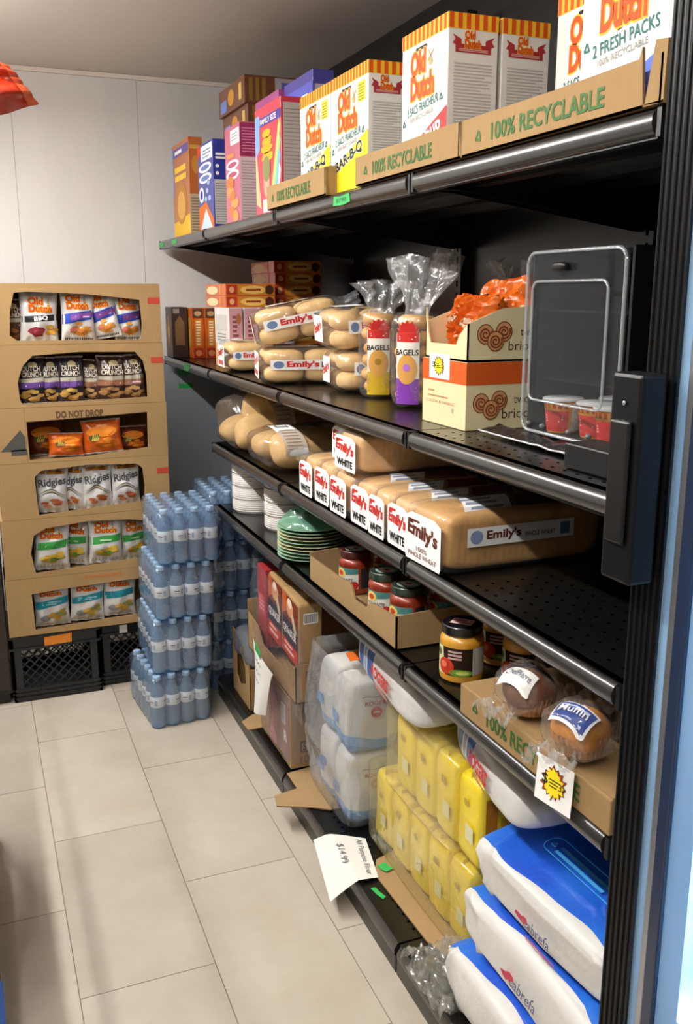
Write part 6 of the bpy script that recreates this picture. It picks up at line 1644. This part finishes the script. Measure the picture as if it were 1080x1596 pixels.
# third box
B2 = 0.9165
chip_bag('deep red chip bag in the shadow of the do not drop box', 0.232, 3.560, B2, 0.14, 0.130, rdk, art_orange, 0.1, 0, 12)
chip_bag('orange chip bag slumped flat with its seal to the front', 0.295, 3.468, B2+0.004, 0.125, 0.085, orb, art_orange, 0.0, 0.03, 13, 0.06, -0.25)
chip_bag('orange chip bag standing in the middle of the do not drop box', 0.430, 3.478, B2+0.004, 0.145, 0.125, orb, art_orange, -0.12, -0.06, 14)
chip_bag('deep red chip bag with a leaf mark at the inner end', 0.545, 3.540, B2, 0.11, 0.095, rdk, art_orange, 0.0, 0, 15)
# fourth box
B3 = 0.7115
chip_bag('ridged chip bag leaning at the outer end of its box', 0.230, 3.478, B3, 0.118, 0.172, SIL, art_ridge, 0.0, 0.06, 16)
chip_bag('ridged chip bag turned edge-on between its neighbours', 0.310, 3.500, B3, 0.090, 0.170, SIL, art_ridge, -0.45, 0.06, 17)
chip_bag('ridged chip bag facing straight out, third in its box', 0.398, 3.480, B3+0.006, 0.108, 0.172, SIL, art_ridge, 0.0, 0, 18)
chip_bag('ridged chip bag at the inner end of its box', 0.503, 3.482, B3+0.010, 0.108, 0.168, SIL, art_ridge, 0.05, 0, 19)
# fifth box
B4 = 0.490
chip_bag('green-banded chip bag at the outer end, its base to the front', 0.215, 3.476, B4+0.004, 0.130, 0.178, SIL, art_green, 0.0, 0.05, 20)
chip_bag('green-banded chip bag leaning back behind the outermost one', 0.300, 3.525, B4, 0.110, 0.180, SIL, art_green, -0.3, 0.12, 21)
chip_bag('green-banded chip bag standing alone at the middle of its box', 0.415, 3.478, B4+0.012, 0.128, 0.172, SIL, art_green, 0.0, 0.02, 22)
chip_bag('green-banded chip bag beside the water packs', 0.525, 3.510, B4+0.008, 0.10, 0.165, SIL, art_green, 0.2, 0, 23)
# lowest box
B5 = 0.2705
chip_bag('teal-banded chip bag at the outer end of the lowest box', 0.205, 3.488, B5+0.004, 0.130, 0.160, SIL, art_teal, 0.0, 0.0, 24)
chip_bag('teal-banded chip bag in the middle of the lowest box', 0.330, 3.478, B5+0.008, 0.126, 0.160, SIL, art_teal, 0.0, 0.05, 25)
chip_bag('teal-banded chip bag in the lowest box by the water', 0.452, 3.480, B5+0.012, 0.126, 0.160, SIL, art_teal, 0.0, 0.05, 26)

# ------------------------------------------------------------------ milk crates
cr_m = M('crate_black_plastic', '17171a', 0.45, var=0.15, vscale=20)
def crate(label, x0, x1, y0):
    W, D, H = x1-x0, 0.33, 0.262
    t = thing('milk_crate', label, 'crate', ((x0+x1)/2, y0+D/2, 0.0005), group='black milk crates under the chip boxes')
    for nm, (ux, O, wd) in {'front_wall': ((1, 0, 0), (-W/2, -D/2, 0), W), 'back_wall': ((-1, 0, 0), (W/2, D/2, 0), W),
                            'side_wall': ((0, -1, 0), (-W/2, D/2, 0), D), 'side_wall ': ((0, 1, 0), (W/2, -D/2, 0), D)}.items():
        mp = flat(O, ux, (0, 0, 1)); b = MB()
        b.plate([(0, 0), (wd, 0), (wd, H), (0, H)], [[(0.036, 0.055), (wd-0.036, 0.055), (wd-0.036, H-0.058), (0.036, H-0.058)]], 0.010, mp, cr_m)
        for z in (0.012, 0.028, 0.044): b.plate([(0.004, z), (wd-0.004, z), (wd-0.004, z+0.008), (0.004, z+0.008)], [], 0.004, lambda u, v, o=0.0, m=mp: m(u, v, o+0.004), cr_m)
        for z in (H-0.010, H-0.055): b.plate([(0, z), (wd, z), (wd, z+0.008), (0, z+0.008)], [], 0.006, lambda u, v, o=0.0, m=mp: m(u, v, o+0.006), cr_m)
        b.build(nm.strip(), t)
        g = MB(); u0, u1, v0, v1 = 0.036, wd-0.036, 0.055, H-0.058; hh = v1-v0; st = 0.034
        for s in (-1, 1):
            k = u0-hh-st
            while k < u1+hh+st:
                # a diagonal clipped to the opening
                a = (k, v0); bb = (k+hh, v1)
                if s < 0: a, bb = (k+hh, v0), (k, v1)
                pts = []
                for q in range(41):
                    f_ = q/40; u = a[0]+(bb[0]-a[0])*f_
                    if u0 <= u <= u1: pts.append((u, v0+hh*f_))
                if len(pts) > 2:
                    A, B = pts[0], pts[-1]; g.tube([mp(A[0], A[1], -0.005), mp(B[0], B[1], -0.005)], 0.0030, 6, cr_m)
                k += st
        o = g.build('lattice', t); o['kind'] = 'stuff'
    b = MB(); b.box((-W/2+0.01, -D/2+0.01, 0.004), (W/2-0.01, D/2-0.01, 0.010), cr_m); b.build('crate_bottom', t)
    return t
c1 = crate('black milk crate with an orange tag under the chip boxes', 0.045, 0.366, 3.455)
b = MB(); mp = flat((-0.04, -0.1725, 0.215), (1, 0, 0.03), (0, 0, 1)); b.plate([(0, 0), (0.098, 0), (0.100, 0.036), (0.0, 0.034)], [], 0.001, mp, ink('d9822f')); b.build('orange_tag', c1)
c2 = crate('black milk crate with a white tag, partly behind the water packs', 0.372, 0.692, 3.495)
b = MB(); mp = flat((-0.085, -0.1725, 0.212), (1, 0, 0), (0, 0, 1)); b.plate([(0, 0), (0.03, 0), (0.03, 0.032), (0.0, 0.032)], [], 0.001, mp, WHT); b.build('white_tag', c2)

# ------------------------------------------------------------------ bottled water
bot_m = bpy.data.materials.new('blue_water_bottle'); bot_m.use_nodes = True
nt = bot_m.node_tree; N = nt.nodes; L_ = nt.links; N.clear()
out = N.new('ShaderNodeOutputMaterial'); tr = N.new('ShaderNodeBsdfTransparent'); tr.inputs[0].default_value = lin('c2dcf0')
df = N.new('ShaderNodeBsdfDiffuse'); df.inputs[0].default_value = lin('a6cbe8'); gl = N.new('ShaderNodeBsdfGlossy'); gl.inputs['Roughness'].default_value = 0.07
m1 = N.new('ShaderNodeMixShader'); m1.inputs[0].default_value = 0.32; m2 = N.new('ShaderNodeMixShader')
fr = N.new('ShaderNodeLayerWeight'); pw = N.new('ShaderNodeMath'); pw.operation = 'POWER'; pw.inputs[1].default_value = 4.0
ad = N.new('ShaderNodeMath'); ad.operation = 'MULTIPLY_ADD'; ad.inputs[1].default_value = 0.6; ad.inputs[2].default_value = 0.07
L_.new(fr.outputs['Facing'], pw.inputs[0]); L_.new(pw.outputs[0], ad.inputs[0]); L_.new(ad.outputs[0], m2.inputs[0]); L_.new(tr.outputs[0], m1.inputs[1]); L_.new(df.outputs[0], m1.inputs[2]); L_.new(m1.outputs[0], m2.inputs[1]); L_.new(gl.outputs[0], m2.inputs[2]); L_.new(m2.outputs[0], out.inputs[0])
BR, BH = 0.0263, 0.192
prof = [(0.0, 0.003), (BR*0.75, 0.0), (BR*0.96, 0.004)]
for k in range(5): prof += [(BR, 0.012+k*0.012), (BR*0.90, 0.017+k*0.012)]
prof += [(BR, 0.075), (BR, 0.080), (BR*0.975, 0.083), (BR*0.975, 0.113), (BR, 0.116), (BR*1.0, 0.124), (BR*0.9, 0.140), (BR*0.66, 0.158), (BR*0.46, 0.170), (BR*0.44, 0.178)]
b = MB(); b.lathe(prof, 20, bot_m); bot_me = b.mesh('bottle', True)
lab_m = M('bottle_label', 'ededee', 0.4)
b = MB(); b.lathe([(BR*0.99, 0.080), (BR*1.008, 0.081), (BR*1.008, 0.119), (BR*0.99, 0.120)], 20, lab_m)
mp = lambda u, v, off=0.0: Vector(((BR*1.01+off)*math.cos(u/BR), (BR*1.01+off)*math.sin(u/BR), v))
for k in range(3):
    a = k*2*PI/3*BR; b.rect(mp, a, 0.098, a+0.018, 0.102, ink('8a5a70'), 0.0004, 4, 1); b.rect(mp, a+0.002, 0.091, a+0.016, 0.0925, GREY, 0.0004, 4, 1); b.rect(mp, a+0.022, 0.088, a+0.032, 0.107, ink('a9b6cc'), 0.0004, 3, 1)
lab_me = b.mesh('bottle_label', True)
b = MB(); b.lathe([(BR*0.52, 0.176), (BR*0.54, 0.178), (BR*0.54, 0.190), (BR*0.50, BH), (0, BH)], 16, M('bottle_cap_blue', 'a4c2e0', 0.3, coat=0.3)); cap_me = b.mesh('bottle_cap', 40)
wf = film('water_shrink_film', tint='eef3f8', body='cfdcea', haze=0.07, gloss=0.12, rough=0.1, bump=1.0, bscale=16)
PITCH_B = 0.0535
def water(label, x, y, z, rz, nx=4, ny=6, seed=0):
    """x, y: corner nearest the aisle and the photographer"""
    t = thing('water_pack', label, 'bottled water', (x, y, z), rz, 'shrink-wrapped water packs')
    rd = random.Random(seed)
    for i in range(nx):
        for j in range(ny):
            o = bpy.data.objects.new('bottle', bot_me); COL.objects.link(o); o.parent = t
            o.location = ((i+0.5)*PITCH_B, (j+0.5)*PITCH_B, 0.001); a = rd.random()*6.28; o.rotation_euler = (0, 0, a)
            for nm, me in (('bottle_label', lab_me), ('bottle_cap', cap_me)):
                c = bpy.data.objects.new(nm, me); COL.objects.link(c); c.parent = o
    W, D = nx*PITCH_B, ny*PITCH_B
    f = MB(); f.sell((W/2, D/2, 0.097), (W/2+0.003, D/2+0.003, 0.0975), 0.22, 0.12, 56, 30, wf, 0.004, 30, seed); f.build('shrink_film', t, smooth=True)
    return t
LV = ['bottom', 'second', 'third', 'top']
for k, (x, y) in enumerate(((0.486, 3.035), (0.500, 3.060), (0.520, 3.060), (0.540, 3.065))):
    water('water pack at the %s of the front pile' % LV[k] if k in (0, 3) else 'water pack, %s from the floor in the front pile' % LV[k], x, y, 0.0005+k*0.1965, (0.09, 0.0, 0.02, 0.0)[k], seed=k)
for k, (x, y) in enumerate(((0.760, 3.290), (0.768, 3.285), (0.772, 3.288), (0.770, 3.292))):
    water('water pack at the %s of the pile behind the dish shelf end' % LV[k] if k in (0, 3) else 'water pack, %s from the floor behind the dish shelf end' % LV[k], x, y, 0.0005+k*0.1965, -0.015*(k % 2), seed=10+k)

# ------------------------------------------------------------------ low dark cabinet, red bag on its rack, blue carton
wood_d = M('dark_brown_board', '2a211d', 0.5, var=0.15, vscale=6)
t = thing('low_cabinet', 'low dark brown cabinet beside the milk crate', 'cabinet', (-0.26, 3.62, 0.0005))
b = MB(); b.box((-0.30, -0.16, 0.04), (0.30, 0.20, 0.68), wood_d); b.build('cabinet_body', t, bevel=0.003)
b = MB(); b.box((-0.29, -0.15, 0), (0.29, 0.19, 0.04), black); b.build('plinth', t)
for s in (-1, 1):
    b = MB(); b.box((min(0, s*0.295), -0.175, 0.06), (max(0, s*0.295), -0.161, 0.66), wood_d); dd = b.build('door', t, bevel=0.002)
    b = MB(); b.tube([(s*0.03, -0.178, 0.34), (s*0.03, -0.195, 0.35), (s*0.03, -0.195, 0.43), (s*0.03, -0.178, 0.44)], 0.004, 8, M('brushed_metal', 'a8a8a8', 0.3, metal=1)); b.build('handle', dd, smooth=True)

rack_m = M('rack_wire', '2b2b2e', 0.35, metal=0.6)
t = thing('wire_rack', 'tall wire snack rack standing across the aisle', 'rack', (-0.36, 2.12, 0.0005))
for x in (-0.30, 0.30):
    for y in (-0.42, 0.42):
        b = MB(); b.tube([(x, y, 0), (x, y, 1.95)], 0.011, 10, rack_m); b.build('post', t, smooth=True)
for k, z in enumerate((0.18, 0.62, 1.06, 1.50, 1.93)):
    b = MB()
    b.tube([(-0.30, -0.42, z), (0.30, -0.42, z), (0.30, 0.42, z), (-0.30, 0.42, z)], 0.006, 8, rack_m, closed=True)
    for q in range(1, 14): b.tube([(-0.30, -0.42+q*0.06, z), (0.30, -0.42+q*0.06, z)], 0.0028, 6, rack_m)
    b.build('wire_shelf', t, smooth=True)
shade_box_m = M('dark_shade_box', '3a2a22', 0.45)  # unseen boxes added on the lower shelves to cast a soft floor shadow
for zz in (0.188, 0.628):
    for q in range(4):
        b = MB(); b.box((-0.26, -0.40+q*0.20, zz), (0.29, -0.21+q*0.20, zz+0.24), shade_box_m); b.build('shade_box', t, bevel=0.003)
b = MB(); b.tube([(0.30, -0.30, 1.93), (0.42, -0.30, 1.93)], 0.004, 8, rack_m); b.build('peg', t, smooth=True)
red_b = M('bag_glossy_red', 'b83218', 0.22, var=0.12, vscale=8, coat=0.5, bump=0.7, bscale=9)
def art_red_bag(p, F, w, h):
    p.patch(F, [(0.10, 0.35), (0.9, 0.35), (0.9, 0.65), (0.10, 0.65)], 8, 4, ink('d2502c'), 0.0012)
for k, (lb, x, y, z, rz, ry) in enumerate((('glossy red-orange bag hanging from the wire rack, one corner in view', -0.015, 1.66, 1.770, 0.25, 0.15),)):
    t2 = thing('snack_bag', lb, 'chip bag', (0.036, 1.62, 1.738), rot=(0.0, 0.0, 0.0))
    def S(u, v, sgn):
        tp = (max(0.0, 1-abs(2*u-1)**2.6))**0.5*(max(0.0, math.sin(PI*v)))**0.5
        n = noise.noise(Vector((u*4, v*5, 2.0)))*0.020+0.012*(1-abs(noise.noise(Vector((u*7, v*6, 5.0)))))**4
        yy = sgn*0.03*tp+n
        # corners: a bag on its side, its sealed end pointing into the aisle
        A, B, C_, D_ = Vector((-0.22, 0, 0.00)), Vector((0.050, 0, 0.092)), Vector((0.088, 0, 0.070)), Vector((-0.22, 0, -0.10))
        a, c = Vector((-0.22, 0, -0.06)), Vector((-0.20, 0, 0.15))
        lo = a.lerp(Vector((0.094, 0, 0.052)), u); hi = c.lerp(Vector((0.052, 0, 0.106)), u)
        q = lo.lerp(hi, v)
        return (q.x, yy, q.z+0.012*math.sin(PI*v)*(1-u)*3)
    b = MB(); b.grid(lambda u, v: S(u, v, -1), 30, 20, red_b); b.grid(lambda u, v: S(1-u, v, 1), 30, 20, red_b); b.build('bag', t2, smooth=True)
    b = MB(); b.grid(lambda u, v: tuple(Vector(S(0.96+0.04*u, v, -1))+Vector((0.004*u, -0.002, 0))), 3, 20, ink('d9603c', 0.25)); b.build('bag_seal', t2, smooth=True)
o, F, S_, Tp, w_ = carton('blue_carton', 'dark blue carton on the floor at the foot of the wire rack', 'carton', -0.290, 1.42, 1.68, 0.0005, 0.245, 0.20, M('blue_carton_card', '2a4a86', 0.4))
# ================================================================== GLASS-DOOR COOLER AT THE NEAR END
fr_m = M('cooler_black_frame', '0a0a0c', 0.36, spec=0.3); alu = M('cooler_aluminium', 'b9bcc2', 0.3, metal=0.9)
liner = M('cooler_white_liner', 'd8e2ea', 0.5)
cool = thing('cooler', 'black framed glass-door drinks cooler at the near end of the shelving', 'cooler', (1.10, 0.40, 0.0005))
def rc(x, y, z): return (x-1.10, y-0.40, z-0.0005)
KX = 0.752
HT = 2.10
b = MB()
b.box(rc(0.80, 0.918, 0.0), rc(1.41, 0.938, HT), fr_m); b.box(rc(0.80, -0.20, 0), rc(1.41, -0.18, HT), fr_m); b.box(rc(1.39, -0.18, 0), rc(1.41, 0.918, HT), liner)
b.box(rc(0.80, -0.18, 0), rc(1.39, 0.918, 0.14), fr_m); b.box(rc(0.80, -0.18, HT-0.12), rc(1.39, 0.918, HT), fr_m); b.box(rc(0.81, 0.912, 0.14), rc(1.39, 0.9175, HT-0.12), liner)
b.build('cabinet', cool)
# far stile: ribbed black extrusion
b = MB(); y = 0.912
prof = []
b.box(rc(KX+0.006, 0.858, 0.02), rc(0.80, 0.912, HT), fr_m)
for k in range(5): b.tube([rc(KX+0.006, 0.866+k*0.0105, 0.02), rc(KX+0.006, 0.866+k*0.0105, HT)], 0.0026, 8, fr_m)
b.build('door_stile', cool, smooth=40)
b = MB(); b.box(rc(KX+0.01, 0.836, 0.05), rc(KX+0.015, 0.858, HT-0.03), film('cooler_glass', tint='d6e8f6', body='a6cbea', haze=0.45, gloss=0.03, rough=0.04, bump=0.0)); b.build('narrow_glass', cool)
b = MB(); b.box(rc(KX-0.002, 0.818, 0.03), rc(KX+0.03, 0.832, HT-0.02), alu); b.build('silver_trim', cool, bevel=0.003)
b = MB(); b.box(rc(KX-0.006, 0.798, 0.02), rc(KX+0.04, 0.8175, HT), M('cooler_navy_gasket', '1c2a44', 0.3, coat=0.3)); b.build('door_gasket', cool, bevel=0.002)
b = MB(); b.box(rc(KX, 0.02, 0.05), rc(KX+0.006, 0.797, HT-0.03), MC['cooler_glass']); b.build('door_glass', cool)
b = MB(); b.box(rc(KX-0.004, -0.03, 0.02), rc(KX+0.04, 0.019, HT), fr_m); b.build('door_stile', cool)
for z in (0.5, 0.86, 1.22, 1.58):
    b = MB(); b.box(rc(0.83, -0.17, z), rc(1.385, 0.91, z+0.006), liner)
    for q in range(12): b.tube([rc(0.828, -0.16+q*0.095, z+0.003), rc(0.828, -0.10+q*0.095, z+0.003)], 0.004, 6, alu)
    b.build('cooler_shelf', cool)
led = emit('cooler_led', 'dcecff', 5.0)
b = MB(); b.box(rc(0.815, 0.845, 0.2), rc(0.822, 0.853, HT-0.2), led); b.build('light_strip', cool)
for yy in (0.86, 0.35):
    ld = bpy.data.lights.new('cooler_light', 'AREA'); ld.shape = 'RECTANGLE'; ld.size = 1.6; ld.size_y = 0.03; ld.energy = 20.0; ld.color = (0.60, 0.83, 1.0)
    lo = bpy.data.objects.new('cooler_light', ld); COL.objects.link(lo); lo.location = (0.84, yy, 1.05); lo.rotation_euler = (0, -PI/2 if yy < 0.5 else -PI/2, 0)
# handle and lock on the far stile
b = MB()
b.box(rc(KX-0.040, 0.862, 1.155), rc(KX-0.002, 0.918, 1.41), M('handle_black', '07080b', 0.4, spec=0.3)); hd = b.build('handle', cool, bevel=0.005)
b = MB(); b.box(rc(KX-0.047, 0.872, 1.205), rc(KX-0.0405, 0.908, 1.355), black); b.build('grip', hd, bevel=0.004)
b = MB()
for z in (1.375, 1.352, 1.265): b.sell(rc(KX-0.0415, 0.890, z), (0.002, 0.003, 0.003), 1, 1, 10, 8, alu)
b.build('screw', hd, smooth=True)
